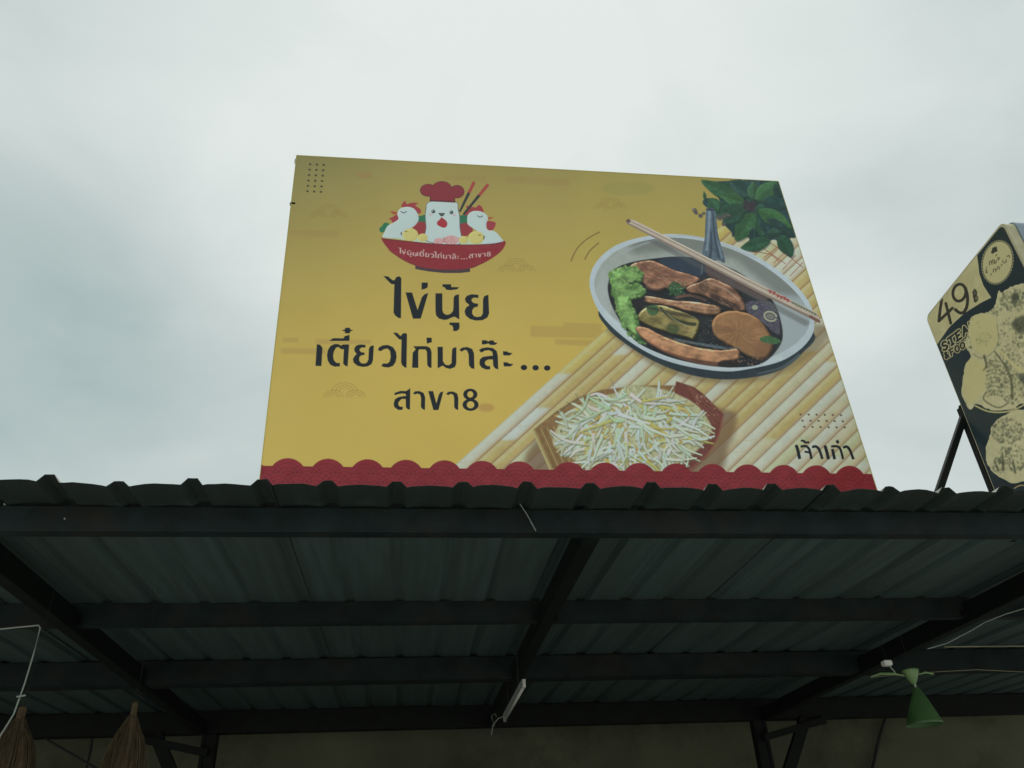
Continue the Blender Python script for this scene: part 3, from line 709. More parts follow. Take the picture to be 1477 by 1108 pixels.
# -- red scalloped band with faint waves
def band_y(x): return 672.4+(x-415)*.0135
RED = (132, 38, 48)
bp_ = [[(360, band_y(360)), (1300, band_y(1300)), (1300, 770), (360, 770)]]
xs_sc = [415, 473, 530, 585.5, 641, 695, 748.5, 820, 872, 921.6, 975, 1027, 1078, 1130, 1177, 1225]
for x in xs_sc: bp_.append(ell(x, band_y(x)+16, 27.5-(x-415)*.004, 27.5, 0, 30))
bp_.append(ell(785, band_y(785)+22, 24, 22)); bp_.append(ell(372, band_y(372)+20, 22, 22))
F(bp_, RED, 1, 0, (1.5, 2, 4)); F([(360, 735), (1300, 745), (1300, 770), (360, 770)], (130, 34, 46), .6, 10)
bandm = cv.full(bp_)
for j in range(5):
    for i in range(-2, 34):
        x = 415+i*27.4+(13.7 if j % 2 else 0); y = band_y(x)+16+j*13
        for rr in (22, 16, 10): F(stroke(ell(x, y, rr, rr*.92, 0, 10, 200, 340), 1.0), (92, 26, 34), .55, clip=bandm)

# -- lettering (traced from the sign, drawn as outlines)
INK = (24, 30, 38)
G1 = [[(105, 68), (160, 72), (215, 118), (238, 118), (258, 82), (282, 71), (302, 74), (318, 95), (314, 567), (285, 565), (245, 535), (226, 500), (236, 165), (205, 165), (180, 145)],
      [(368, 262), (445, 262), (510, 470), (520, 440), (560, 320), (590, 285), (637, 268), (548, 572), (455, 572)], [(558, 145), (632, 145), (630, 200), (605, 217), (558, 230)],
      [(722, 272), (803, 272), (804, 470), (815, 505), (840, 523), (870, 527), (905, 512), (930, 480), (935, 440), (938, 320), (955, 295), (1000, 283), (1004, 582), (950, 548), (905, 562), (865, 582), (825, 588), (765, 572), (730, 535), (722, 480)],
      [(805, 165), (908, 165), (908, 198), (1002, 200), (978, 225), (900, 235), (850, 230), (830, 200), (805, 195)],
      [(888, 618), (1003, 618), (1008, 670), (998, 702), (965, 720), (930, 716), (932, 680), (918, 652), (888, 645)],
      [(1230, 290), (1230, 328), (1180, 322), (1150, 338), (1150, 365), (1175, 388), (1227, 396), (1222, 430), (1180, 440), (1158, 470), (1155, 510), (1180, 545), (1220, 553), (1262, 545), (1282, 510), (1285, 340), (1300, 305), (1347, 288), (1357, 510), (1335, 560), (1280, 590), (1200, 595), (1130, 577), (1080, 535), (1066, 485), (1085, 440), (1125, 412), (1080, 375), (1070, 335), (1095, 300), (1150, 283)]]
G1 = [Z(540, 390, .12187, g_) for g_ in G1]
G2 = [[(98, 260), (135, 265), (165, 300), (152, 518), (82, 515)],
      [(372, 482), (370, 522), (310, 525), (260, 505), (228, 455), (218, 390), (228, 330), (260, 280), (310, 256), (350, 258), (385, 275), (410, 262), (480, 262), (462, 522), (435, 515), (410, 490), (418, 318), (385, 318), (355, 292), (325, 300), (300, 345), (290, 400), (300, 450), (330, 480)],
      [(245, 220), (290, 188), (415, 190), (425, 165), (485, 148), (483, 220)], [(435, 65), (490, 65), (493, 85), (527, 95), (493, 108), (490, 130), (432, 130), (430, 108), (392, 97), (430, 85)],
      [(675, 268), (672, 300), (630, 298), (605, 315), (605, 335), (625, 355), (663, 358), (660, 388), (625, 390), (602, 410), (598, 450), (620, 482), (655, 490), (690, 478), (708, 440), (715, 310), (735, 280), (772, 272), (762, 450), (745, 495), (700, 522), (640, 528), (580, 515), (535, 480), (525, 440), (540, 405), (570, 375), (545, 345), (540, 310), (565, 275), (610, 262)],
      [(820, 330), (835, 295), (880, 272), (940, 268), (1000, 295), (1035, 350), (1042, 410), (1030, 470), (1000, 515), (945, 535), (890, 530), (860, 515), (885, 485), (930, 490), (960, 465), (972, 410), (965, 340), (935, 310), (890, 318), (855, 342)],
      [(1000, 125), (1045, 122), (1090, 165), (1110, 135), (1145, 125), (1165, 140), (1158, 540), (1135, 532), (1105, 505), (1095, 470), (1100, 205), (1070, 200)],
      [(1240, 283), (1400, 283), (1440, 305), (1455, 350), (1455, 542), (1430, 535), (1405, 510), (1400, 350), (1385, 322), (1310, 320), (1298, 340), (1298, 540), (1225, 538), (1232, 360), (1268, 320)],
      [(1395, 182), (1455, 182), (1460, 235), (1400, 252)]]
G2 = [Z(445, 465, .12187, g_) for g_ in G2]
G3 = [[(90, 290), (153, 290), (153, 460), (180, 500), (220, 510), (255, 485), (262, 330), (275, 302), (313, 295), (312, 490), (295, 530), (240, 552), (190, 540), (150, 512), (92, 545)],
      [(348, 325), (385, 298), (440, 292), (500, 315), (522, 370), (526, 552), (490, 545), (462, 510), (458, 380), (440, 335), (410, 325), (375, 348)],
      [(580, 330), (610, 308), (680, 295), (745, 305), (790, 340), (803, 400), (808, 558), (770, 545), (748, 510), (745, 440), (690, 440), (655, 460), (648, 490), (670, 515), (712, 520), (712, 558), (660, 558), (610, 535), (585, 495), (590, 440), (625, 410), (690, 400), (745, 395), (738, 350), (700, 330), (650, 335), (608, 360)],
      [(615, 212), (665, 212), (690, 228), (710, 215), (752, 213), (758, 235), (800, 243), (770, 268), (715, 268), (690, 250), (650, 262), (615, 262)],
      [(863, 342), (915, 345), (930, 358), (978, 365), (945, 392), (868, 392)], [(868, 472), (920, 475), (935, 488), (988, 495), (955, 522), (875, 522)],
      ell(1112, 535, 38, 32), ell(1250, 538, 38, 32), ell(1387, 541, 38, 32)]
G3 = [Z(620, 465, .12187, g_) for g_ in G3]
G4 = [[(150, 195), (165, 175), (230, 155), (290, 158), (320, 140), (342, 122), (338, 378), (310, 372), (290, 350), (288, 250), (240, 250), (205, 285), (198, 315), (215, 340), (255, 345), (250, 380), (200, 380), (155, 350), (145, 310), (160, 255), (200, 230), (255, 218), (295, 215), (285, 190), (240, 185), (195, 195), (162, 205)],
      [(375, 185), (400, 160), (450, 157), (500, 180), (518, 230), (515, 382), (485, 370), (468, 345), (470, 235), (455, 195), (425, 188), (392, 198)],
      [(555, 158), (612, 158), (650, 305), (680, 200), (700, 170), (733, 162), (675, 382), (615, 382)],
      [(765, 190), (795, 165), (845, 162), (895, 185), (910, 235), (908, 382), (880, 372), (862, 350), (860, 235), (850, 200), (815, 190), (790, 208)]]
G4 = [Z(550, 545, .12187, g_) for g_ in G4]
def ring(cx, cy, rx, ry, ix, iy):
    o_ = ell(cx, cy, rx, ry, 0, 28); i_ = ell(cx, cy, ix, iy, 0, 28)
    P = []
    for k2 in range(28): P.append([o_[k2], o_[(k2+1) % 28], i_[(k2+1) % 28], i_[k2]])
    return P
G8 = [Z(550, 545, .12187, g_) for g_ in ring(1052, 197, 84, 68, 36, 38)+ring(1055, 320, 95, 72, 45, 42)]
for G_ in (G1, G2, G3, G4): F(G_, (196, 174, 88), .25, 2)
for G_ in (G1, G2, G3, G4, G8): F(G_, INK, 1, 0, (2, 2, 0))
T6 = lambda q: Z(1130, 580, .0993, q)
for q, wd in (([(182, 632), (205, 700), (232, 826)], 46), ([(250, 648), (320, 640), (372, 690), (404, 828)], 36), ([(308, 722), (350, 728), (385, 740)], 30),
              ([(255, 562), (298, 566), (308, 588), (368, 582)], 30), ([(420, 655), (465, 645), (515, 690), (562, 828)], 38), ([(600, 640), (622, 710), (650, 830)], 46),
              ([(690, 645), (780, 645), (825, 690), (862, 830)], 34), ([(706, 680), (740, 832)], 42), ([(772, 555), (792, 600)], 42), ([(868, 660), (915, 648), (962, 700), (1012, 832)], 38)):
    F(stroke(T6(q), wd*.0993), INK, 1)
for r_ in range(3):
    for c_ in range(6): F(ell(*T6([(245+117*c_+28*r_, 180+90*r_+c_*2)])[0], 1.9, 1.5, 20, 10), (96, 70, 58), .85)

# -- logo: bowl with hens
A = lambda q: Z(530, 250, .14895, q)
LW = (192, 208, 214); LR = (158, 62, 70); HATC = (136, 50, 60)
F(A([(480, 420), (560, 400), (570, 480), (490, 480)]), (48, 112, 84)); F(A([(890, 410), (975, 395), (985, 500), (895, 490)]), (48, 112, 84))
F(ell(*A([(180, 515)])[0], 5.6, 5.6), (48, 116, 84)); F(ell(*A([(142, 545)])[0], 4.2, 4.4), (48, 116, 84))
F(ell(*A([(515, 535)])[0], 11.5, 10), (150, 58, 64)); F(ell(*A([(942, 545)])[0], 11.5, 9.5), (150, 58, 64))
F(A([(135, 612), (300, 600), (1310, 640), (1330, 680), (700, 700)]), (190, 202, 180))
F(sm(A([(330, 325), (342, 285), (368, 268), (378, 298), (430, 284), (495, 290), (462, 312), (510, 345), (515, 386), (480, 386), (450, 345), (390, 328)]), True, 3), LR)
F(A([(215, 368), (255, 368), (290, 378), (285, 400), (250, 398)]), (168, 84, 60)); F(sm(A([(288, 402), (240, 425), (208, 440), (235, 460), (250, 498), (295, 502), (302, 460)])), LR)
F(sm(A([(155, 622), (165, 570), (195, 510), (262, 472), (300, 440), (288, 390), (318, 342), (390, 325), (452, 345), (488, 400), (492, 460), (442, 520), (355, 560), (335, 625)]), True, 4), LW, 1, 0, emb=8)
F(stroke(A([(322, 368), (348, 384), (378, 370)]), 1.2), (60, 60, 70), .9)
F(sm(A([(930, 405), (962, 355), (955, 315), (1000, 322), (1050, 330), (1078, 305), (1110, 332), (1125, 378), (1085, 372), (1020, 366), (972, 402)]), True, 3), LR)
F(A([(1165, 428), (1222, 422), (1200, 440), (1170, 448)]), (168, 84, 60)); F(sm(A([(1165, 462), (1235, 475), (1238, 505), (1212, 550), (1168, 548), (1150, 500)])), LR)
F(sm(A([(965, 470), (972, 402), (1020, 368), (1090, 368), (1148, 398), (1165, 440), (1150, 490), (1160, 548), (1225, 560), (1275, 605), (1302, 668), (1120, 680), (1112, 600), (1040, 545), (980, 505)]), True, 4), LW, 1, 0, emb=8)
F(stroke(A([(1064, 410), (1090, 425), (1118, 412)]), 1.2), (60, 60, 70), .9)
for a_, b_, c2 in ((1035, 95, 905), (1165, 120, 925)):
    pass
for (p0, p1) in (((1028, 95), (893, 372)), ((1160, 118), (928, 400))):
    pm = (p0[0]*.66+p1[0]*.34, p0[1]*.66+p1[1]*.34)
    F(stroke(A([p0, pm]), (5, 4.2), False, True), (166, 72, 66)); F(stroke(A([pm, p1]), (4.2, 3), False), (50, 56, 58))
F(sm(A([(600, 275), (565, 345), (556, 420), (565, 520), (575, 660), (890, 690), (897, 520), (895, 420), (880, 350), (850, 275)]), True, 4), (90, 100, 104)); F(sm(A([(604, 278), (570, 350), (562, 420), (570, 520), (580, 655), (885, 685), (890, 520), (888, 420), (873, 350), (846, 278)]), True, 4), LW)
F([ell(*A([(588, 165)])[0], 12, 9.2), ell(*A([(720, 150)])[0], 14.5, 11), ell(*A([(866, 178)])[0], 10.8, 9.6), A([(605, 180), (840, 190), (852, 285), (602, 272)])], (98, 44, 54))
F([ell(*A([(588, 163)])[0], 11, 8.2), ell(*A([(720, 148)])[0], 13.6, 10), ell(*A([(866, 176)])[0], 9.8, 8.6), A([(612, 180), (832, 190), (842, 268), (612, 258)])], HATC)
for x, y in ((637, 370), (812, 378)): F(ell(*A([(x, y)])[0], 2.7, 2.7), (58, 66, 70)); F(ell(*A([(x-5, y-6)])[0], .9, .9, 0, 8), (200, 210, 214))
F(A([(685, 384), (752, 386), (738, 410), (718, 420), (700, 408)]), (78, 84, 78)); F(sm(A([(718, 428), (768, 470), (768, 512), (740, 528), (712, 520), (676, 498), (676, 470), (702, 445)])), (166, 52, 62))
for x, y in ((612, 400), (838, 405)): F(ell(*A([(x, y)])[0], 2.6, 1.6), (206, 160, 164), .7, 1)
for (x, y, rx, ry) in ((535, 622, 48, 38), (415, 595, 76, 62), (930, 645, 45, 36), (1052, 622, 78, 62)): F(ell(*A([(x, y)])[0], rx*.149, ry*.149), (206, 194, 122), 1, 0, emb=8)
for q in ([(360, 562), (385, 566)], [(1072, 600), (1098, 598)]): F(stroke(A(q), 1.3), (90, 80, 60), .8)
for q in ([(325, 570), (330, 600)], [(1130, 605), (1125, 640)]): F(stroke(A(q), 1.8), (70, 60, 56), .8)
F([ell(*A([(810, 648)])[0], 11.5, 7), ell(*A([(690, 660)])[0], 7.5, 5)], (208, 164, 166))
for _ in range(26):
    x, y = A([(rng.uniform(650, 880), rng.uniform(615, 680))])[0]; F(stroke([(x, y), (x+2, y+.8)], .9), (170, 96, 104), .6)
LB = sm(A([(128, 612), (155, 632), (400, 658), (700, 684), (1000, 690), (1200, 682), (1298, 666), (1322, 652), (1338, 682), (1290, 760), (1180, 840), (1080, 890), (995, 922), (800, 936), (600, 925), (465, 895), (330, 830), (210, 740), (150, 665)]), True, 3)
F(A([(462, 885), (995, 912), (992, 955), (900, 966), (740, 966), (600, 952), (462, 928)]), (74, 60, 66))
F(LB, (142, 46, 56), 1, 0, (1, 2, 2))
F(stroke(A([(150, 634), (400, 662), (700, 688), (1000, 694), (1200, 686), (1300, 668)]), 1.3), (96, 40, 48), .8)
F(stroke(A([(200, 740), (340, 836), (480, 898), (620, 925), (800, 934), (980, 922), (1130, 864)]), 1), (108, 46, 54), .8)
def arc_y(x):   # baseline of the small line of text, in units of the bowl zoom
    return 206+np.interp(x, [115, 335, 500, 700, 860, 950, 1060, 1215], [0, 37, 54, 66, 68, 64, 54, 36])
def shrink(G_, x0, x1, tx0, tx1, by, ks):
    o_ = []
    for g_ in G_:
        q = []
        for x, y in g_:
            X_ = tx0+(x-x0)/(x1-x0)*(tx1-tx0); q.append((560+.12187*X_, 340+.12187*(arc_y(X_)-(by-y)*ks)))
        o_.append(q)
    return o_
CR = (206, 178, 176)
F(shrink(G1, 553, 706, 115, 335, 459, 1.15), CR, .95); F(shrink(G2+G3, 454, 794, 335, 935, 530, 1.55), CR, .95); F(shrink(G4+G8, 567, 691, 950, 1215, 592, 1.75), CR, .95)
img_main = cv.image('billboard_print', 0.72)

# ------------------------------------------------------------------ billboard object
def print_mat(name, img, rough=0.38, wr=0.12):
    m = bpy.data.materials.new(name); m.use_nodes = True; t = m.node_tree; b = t.nodes['Principled BSDF']
    b.inputs['Roughness'].default_value = rough; b.inputs['Specular IOR Level'].default_value = 0.35
    im = t.nodes.new('ShaderNodeTexImage'); im.image = img; im.interpolation = 'Cubic'; im.extension = 'EXTEND'
    uv = t.nodes.new('ShaderNodeUVMap'); uv.uv_map = 'UVMap'; t.links.new(uv.outputs[0], im.inputs['Vector'])
    tcn = t.nodes.new('ShaderNodeTexCoord')
    no = t.nodes.new('ShaderNodeTexNoise'); no.inputs['Scale'].default_value = 1.6; no.inputs['Detail'].default_value = 7; t.links.new(tcn.outputs['Object'], no.inputs['Vector'])
    r = t.nodes.new('ShaderNodeValToRGB'); r.color_ramp.elements[0].position = .3; r.color_ramp.elements[1].position = .7
    r.color_ramp.elements[0].color = (.93, .92, .90, 1); r.color_ramp.elements[1].color = (1, 1, 1, 1)
    t.links.new(no.outputs['Fac'], r.inputs['Fac'])
    mx = t.nodes.new('ShaderNodeMixRGB'); mx.blend_type = 'MULTIPLY'; mx.inputs['Fac'].default_value = 1
    t.links.new(im.outputs['Color'], mx.inputs[1]); t.links.new(r.outputs['Color'], mx.inputs[2]); t.links.new(mx.outputs[0], b.inputs['Base Color'])
    n2 = t.nodes.new('ShaderNodeTexNoise'); n2.inputs['Scale'].default_value = 2.3; n2.inputs['Detail'].default_value = 2; t.links.new(tcn.outputs['Object'], n2.inputs['Vector'])
    bp = t.nodes.new('ShaderNodeBump'); bp.inputs['Strength'].default_value = wr; bp.inputs['Distance'].default_value = 0.05
    t.links.new(n2.outputs['Fac'], bp.inputs['Height']); t.links.new(bp.outputs[0], b.inputs['Normal'])
    return m
def face_mesh(name, pts, uvs, m, parent):
    me = bpy.data.meshes.new(name); me.from_pydata([tuple(p) for p in pts], [], [tuple(range(len(pts)))]); uvl = me.uv_layers.new(name='UVMap')
    for i, l in enumerate(me.loops): uvl.data[i].uv = uvs[l.vertex_index]
    return link(name, me, m, parent)
TL, TR = on_y(428, 224.5, SY), on_y(1122.5, 262, SY)
bl, br = on_y(375, 690, SY), on_y(1264, 705, SY)
ZB = H(1.43*KS)
def ext(a, b, z): t = (z-a.z)/(b.z-a.z); return a+(b-a)*t
BL, BR = ext(TL, bl, ZB), ext(TR, br, ZB)
bb = empty('billboard', (.76*KS, SY, ZB))
tag(bb, 'large yellow restaurant signboard with noodle bowl and bean sprouts standing on the roof', 'billboard')
uvf = lambda p: ((p.x-BX0)/(BX1-BX0), (p.z-CAMZ-BZ0)/(BZ1-BZ0))
P = [BL, BR, TR, TL]
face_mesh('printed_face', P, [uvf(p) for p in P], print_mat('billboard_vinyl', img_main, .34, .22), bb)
b = MB(); fr = [Vector((p.x, SY+.004, p.z)) for p in P]; bk = [Vector((p.x, SY+.028, p.z)) for p in P]
vs = [b.bm.verts.new(p) for p in fr]+[b.bm.verts.new(p) for p in bk]
b.bm.faces.new(vs[:4]); b.bm.faces.new(vs[4:][::-1])
for i in range(4): b.bm.faces.new((vs[i], vs[i+4], vs[(i+1) % 4+4], vs[(i+1) % 4]))
b.build('backing_panel', MT['backing'], bb)
def edge_trim(p, q, name='edge_trim'):
    b = MB(); d = Vector((0, .012, 0)); b.bar(p+d, q+d, .003, .030, (0, 1, 0)); b.build(name, MT['wrap'], bb)
edge_trim(BL+Vector((-.0017, 0, 0)), TL+Vector((-.0017, 0, 0))); edge_trim(BR+Vector((.0017, 0, 0)), TR+Vector((.0017, 0, 0))); edge_trim(TL+Vector((0, 0, .0017)), TR+Vector((0, 0, .0017)))
for x in (-.55*KS, .4*KS, 1.2*KS, 2.05*KS):
    b = MB(); b.bar((x, SY+.055, roof_z(SY)+.03), (x, SY+.055, H(3.6*KS)), .05, .05, (0, 1, 0), .003); b.build('post', MT['steel2'], bb)
    b = MB(); b.bar((x, SY+.085, H(3.2)), (x, 5.4, roof_z(5.4)+.03), .04, .04, (1, 0, 0), .003); b.build('brace', MT['steel2'], bb)
for z in (1.6*KS, 2.6*KS, 3.55*KS):
    b = MB(); b.bar((-.66*KS, SY+.1, H(z)), (2.18*KS, SY+.1, H(z)), .035, .035, (0, 1, 0)); b.build('rail', MT['steel2'], bb)
p = on_y(419.5, 293, SY); b = MB(); b.box(p+Vector((-.007, .0, -.01)), p+Vector((.03, .02, .01)), .002); b.build('bolt', MT['string'], bb)
p = on_y(427.5, 231, SY); b = MB(); b.box(p+Vector((-.012, .0, -.02)), p+Vector((.0, .02, .015)), .002); b.build('bolt', MT['backing'], bb)

# ------------------------------------------------------------------ small light box sign, side on
X0 = 2.9
Q2 = 560
SZ0, SZ1, SYA, SYB = 1.3, 2.8, 2.2, 3.6
def proj_small(p):
    d = ray(p); q = d*(X0/d[:, 0])[:, None]
    return np.stack([(SYB-q[:, 1])*Q2, (SZ1-q[:, 2])*Q2], 1)
cs = Canvas(int((SYB-SYA)*Q2), int((SZ1-SZ0)*Q2), proj_small, (26, 40, 46))
F = cs.fill
S = lambda q: Z(1320, 330, .1714, q)
S0 = lambda q: Z(1310, 300, .3787, q)
CRM = (164, 158, 120); DK = (44, 42, 38)
tagp = S([(60, 740), (95, 692), (300, 460), (525, 222), (536, 300), (545, 380), (580, 480), (645, 580), (560, 622), (420, 710), (290, 830), (190, 972), (80, 800)])
F(tagp, CRM, 1, 0, (2, 3, 5))
F(stroke(S([(400, 372), (525, 218)]), (2, 1)), (24, 36, 42), .9); F(stroke(S([(100, 690), (400, 372)]), 1.0), (60, 70, 70), .7)
for q in ([(228, 592), (215, 680), (203, 778), (318, 668)], [(262, 628), (285, 720), (304, 796)]): F(stroke(S(q), 4.2, False, True), DK)
F([*stroke(S(ell(376, 538, 54, 72, 10, 24)+[ell(376, 538, 54, 72, 10, 24)[0]]), 4.2, False)], DK)
F(stroke(S([(428, 500), (445, 570), (440, 650), (415, 700), (380, 708), (342, 680)]), 4.4, True, True), DK)
for q in ([(490, 530), (503, 612)], [(485, 535), (515, 520), (522, 550), (492, 572), (525, 565), (530, 600), (498, 612)], [(497, 508), (512, 622)], [(508, 505), (522, 616)]): F(stroke(S(q), 1.5), DK, .95)
ecx, ecy = 697, 283
F(ell(*S([(ecx, ecy)])[0], 133*.1714, 190*.1714, 12), CRM); F([*stroke(ell(*S([(ecx, ecy)])[0], 124*.1714, 180*.1714, 12, 40)+[ell(*S([(ecx, ecy)])[0], 124*.1714, 180*.1714, 12, 40)[0]], 1.0, False)], (40, 44, 40), .9)
for i in range(44):
    q = ell(*S([(ecx, ecy)])[0], 132*.1714, 189*.1714, 12, 44)[i]; F(ell(*q, 1.0, 1.0, 0, 6), (28, 40, 44), .8)
F(S([(642, 205), (655, 160), (690, 148), (698, 190), (672, 200), (660, 212)]), (46, 48, 42))
for q in ([(595, 352), (605, 345), (600, 372), (618, 362)], [(632, 310), (630, 280), (645, 275), (650, 300)], [(650, 300), (655, 265), (668, 268), (668, 300)], [(668, 262), (680, 290), (690, 262)],
          [(700, 235), (705, 262), (718, 240)], [(740, 262), (748, 285), (770, 280), (768, 258)], [(775, 235), (795, 225), (800, 245)], [(665, 370), (662, 345), (680, 340), (684, 365)], [(690, 350), (700, 320), (712, 325), (712, 345)],
          [(640, 395), (645, 375)], [(725, 315), (738, 295)], [(600, 330), (610, 325)], [(680, 230), (695, 215)]):
    F(stroke(S(q), 1.5), (84, 80, 60), .9)
# stencil words, set along the slant of the sign
def word(chars, o_, ux, uy, hgt, col, wd):
    """letters as strokes in a unit cell"""
    L = {'S': [[(.8, .2), (.5, .05), (.2, .2), (.3, .42), (.7, .58), (.82, .8), (.5, .97), (.15, .8)]], 'T': [[(.02, .06), (.98, .06)], [(.5, .06), (.5, .97)], [(.3, .97), (.7, .97)]],
         'E': [[(.25, .05), (.25, .97)], [(.05, .05), (.85, .05)], [(.25, .5), (.7, .5)], [(.05, .97), (.88, .97)]], 'A': [[(.08, .97), (.5, .05), (.92, .97)], [(.25, .65), (.75, .65)]],
         'K': [[(.22, .05), (.22, .97)], [(.85, .05), (.25, .52), (.9, .97)]], '&': [[(.9, .97), (.3, .3), (.45, .05), (.62, .25), (.2, .7), (.4, .97), (.85, .55)]],
         'F': [[(.25, .05), (.25, .97)], [(.05, .05), (.88, .05)], [(.25, .5), (.7, .5)]], 'O': [[(.5, .05), (.15, .3), (.15, .7), (.5, .97), (.85, .7), (.85, .3), (.5, .05)]],
         'D': [[(.22, .05), (.22, .97)], [(.1, .05), (.6, .1), (.88, .4), (.85, .7), (.6, .93), (.1, .97)]], ' ': []}
    for i, ch in enumerate(chars):
        for st in L[ch]:
            q = [(o_[0]+ux[0]*(i+a*.86)+uy[0]*b_*hgt, o_[1]+ux[1]*(i+a*.86)+uy[1]*b_*hgt) for a, b_ in st]
            F(stroke(S(q), wd*.1714, ch in 'SO&' , True), col)
for col, wd in ((CRM, 34), ((26, 32, 32), 18)):
    word('STEAK', (218, 968), (57, -43), (.28, .96), 72, col, wd)
    word('&FOOD', (240, 1048), (45, -27), (.28, .96), 56, col, wd*.78)
FB = S0([(340, 350), (345, 315), (358, 322), (385, 305), (405, 296), (441, 286), (480, 280), (520, 760), (441, 745), (400, 765), (340, 772), (300, 762), (265, 745), (240, 765), (225, 755), (205, 700), (213, 640), (218, 600), (240, 565), (228, 540), (220, 505), (232, 470), (240, 420), (262, 405), (300, 398), (325, 380)])
FCRM = (168, 164, 130)
def blobby(P, col):
    P = sm(P, True, 4)
    P = [(x+rng.uniform(-.9, .9), y+rng.uniform(-.9, .9)) for x, y in P]
    F(P, col, 1, 0, (4, 5, 4)); return cs.full(P)
fm = blobby(FB, FCRM)
def speck(cx, cy, rx, ry, n, fmm, dk=(78, 82, 66), mx_=2.8):
    for _ in range(int(n*1.5)):
        a = rng.uniform(0, 6.28); r_ = math.sqrt(rng.random()); x, y = cx+rx*r_*math.cos(a), cy+ry*r_*math.sin(a); x, y = S0([(x, y)])[0]
        s_ = rng.uniform(.4, mx_); F(ell(x, y, s_, s_*rng.uniform(.3, .8), rng.uniform(0, 180), 7), dk, rng.uniform(.25, .7), 1, clip=fmm)
speck(405, 350, 55, 45, 130, fm); speck(400, 500, 60, 90, 110, fm); speck(400, 660, 60, 90, 170, fm); speck(340, 640, 50, 80, 110, fm); speck(250, 480, 30, 60, 30, fm); speck(330, 390, 30, 20, 20, fm)
F(sm(S0([(240, 420), (275, 402), (320, 410), (340, 450), (338, 520), (300, 560), (262, 545), (236, 500)])), (172, 165, 120), .8, 2, clip=fm)
F(stroke(S0([(340, 440), (345, 510), (318, 555), (280, 572), (250, 556)]), 1.2), (90, 90, 66), .6, 1)
speck(290, 500, 28, 26, 26, fm, (80, 80, 58), 1.5)
F(sm(S0([(226, 580), (290, 590), (300, 650), (285, 700), (245, 745), (212, 700)])), (172, 164, 118), .75, 3, clip=fm)
F(stroke(S0([(290, 560), (300, 600), (285, 620)]), (4, 1)), (60, 64, 50), .7, 1, clip=fm)
for i in range(9): y = 590+i*16; F(stroke(S0([(300, y), (325, y-8), (352, y-4)]), 1.4), (86, 86, 62), .6, 1, clip=fm)
F(stroke(S0([(330, 545), (370, 600), (395, 660), (398, 730)]), (2, 4)), (70, 72, 54), .7, 1, clip=fm); F(stroke(S0([(350, 540), (395, 590), (441, 625)]), (3, 6)), (178, 170, 124), .8, 1, clip=fm)
F(stroke(S0([(300, 700), (290, 730), (345, 760), (385, 740)]), (2, 2)), (64, 66, 50), .7, 1, clip=fm)
for q in ([(420, 640), (441, 630), (470, 650), (450, 680)], [(395, 440), (441, 410), (470, 440), (430, 480)], [(395, 330), (420, 325), (425, 350), (400, 360)]): F(sm(S0(q)), (50, 56, 50), .7, 3, (10, 10, 0), clip=fm)
F(stroke(S0([(255, 752), (310, 775), (380, 775), (445, 748), (500, 700)]), 2.2), (170, 164, 116), .9)
fm2 = blobby(S0([(298, 960), (298, 910), (312, 870), (320, 835), (350, 800), (395, 775), (441, 768), (500, 780), (500, 1030), (441, 1040), (390, 1045), (335, 1015), (312, 990)]), FCRM)
speck(380, 850, 60, 50, 190, fm2); speck(400, 950, 60, 50, 100, fm2); speck(350, 980, 30, 30, 40, fm2)
for q in ([(330, 960), (345, 1000)], [(360, 930), (365, 1000)], [(400, 960), (410, 1010)], [(425, 1000), (441, 980)]): F(stroke(S0(q), (2, 3.5)), (60, 64, 50), .7, 1, clip=fm2)
F(stroke(S0([(405, 1068), (422, 1058), (441, 1056), (480, 1070)]), 1.6), (160, 140, 96), .9)
img_small = cs.image('light_box_print', 0.6)

sb = empty('light_box_sign', (X0+.09, 3.0, roof_z(3.0)))
tag(sb, 'dark and cream price sign reading 49 baht at the right end of the roof', 'sign')
def on_x(px, py):
    d = ray((px, py))[0]; p = d*X0/d[0]; return Vector((X0, p[1], p[2]+CAMZ))
far_t, near_t = on_x(1336, 462), on_x(1447, 325)
far_b = on_x(1437, 703)
YF, YN = (far_t.y+far_b.y)/2, near_t.y; ZT = (far_t.z+near_t.z)/2; ZBB = H(1.39)
dy = far_b-far_t
rc = .032
def rrect(y0, y1, z0, z1, r, n=6):
    o_ = []
    for (cy_, cz_, a0) in ((y1-r, z1-r, 0), (y0+r, z1-r, 90), (y0+r, z0+r, 180), (y1-r, z0+r, 270)):
        for i in range(n+1): a = math.radians(a0+90*i/n); o_.append((cy_+r*math.cos(a), cz_+r*math.sin(a)))
    return o_
SLP = (near_t.z-far_t.z)/(YF-YN)
ZT = far_t.z+.006
loop = rrect(YN, YF, ZBB, ZT, rc)
loop = [(y, z+(YF-y)*SLP) for y, z in loop]
pts = [Vector((X0-.003, y, z)) for y, z in loop]
face_mesh('printed_face', pts, [((SYB-p.y)/(SYB-SYA), (p.z-CAMZ-SZ0)/(SZ1-SZ0)) for p in pts], print_mat('light_box_film', img_small, .3, .05), sb)
def extrude_loop(lp, x0, x1, name, m):
    lp = [(y, z+(YF-y)*SLP) for y, z in lp]
    b = MB(); A_ = [b.bm.verts.new((x0, y, z)) for y, z in lp]; B_ = [b.bm.verts.new((x1, y, z)) for y, z in lp]; n = len(lp)
    b.bm.faces.new(A_); b.bm.faces.new(B_[::-1])
    for i in range(n): b.bm.faces.new((A_[i], B_[i], B_[(i+1) % n], A_[(i+1) % n]))
    return b.build(name, m, sb)
extrude_loop(rrect(YN-.014, YF+.006, ZBB-.004, ZT+.012, rc+.006), X0-.001, X0+.05, 'front_rim', MT['cream'])
extrude_loop(rrect(YN-.020, YF+.009, ZBB+.006, ZT+.022, rc+.010), X0+.052, X0+.20, 'casing', MT['grey'])
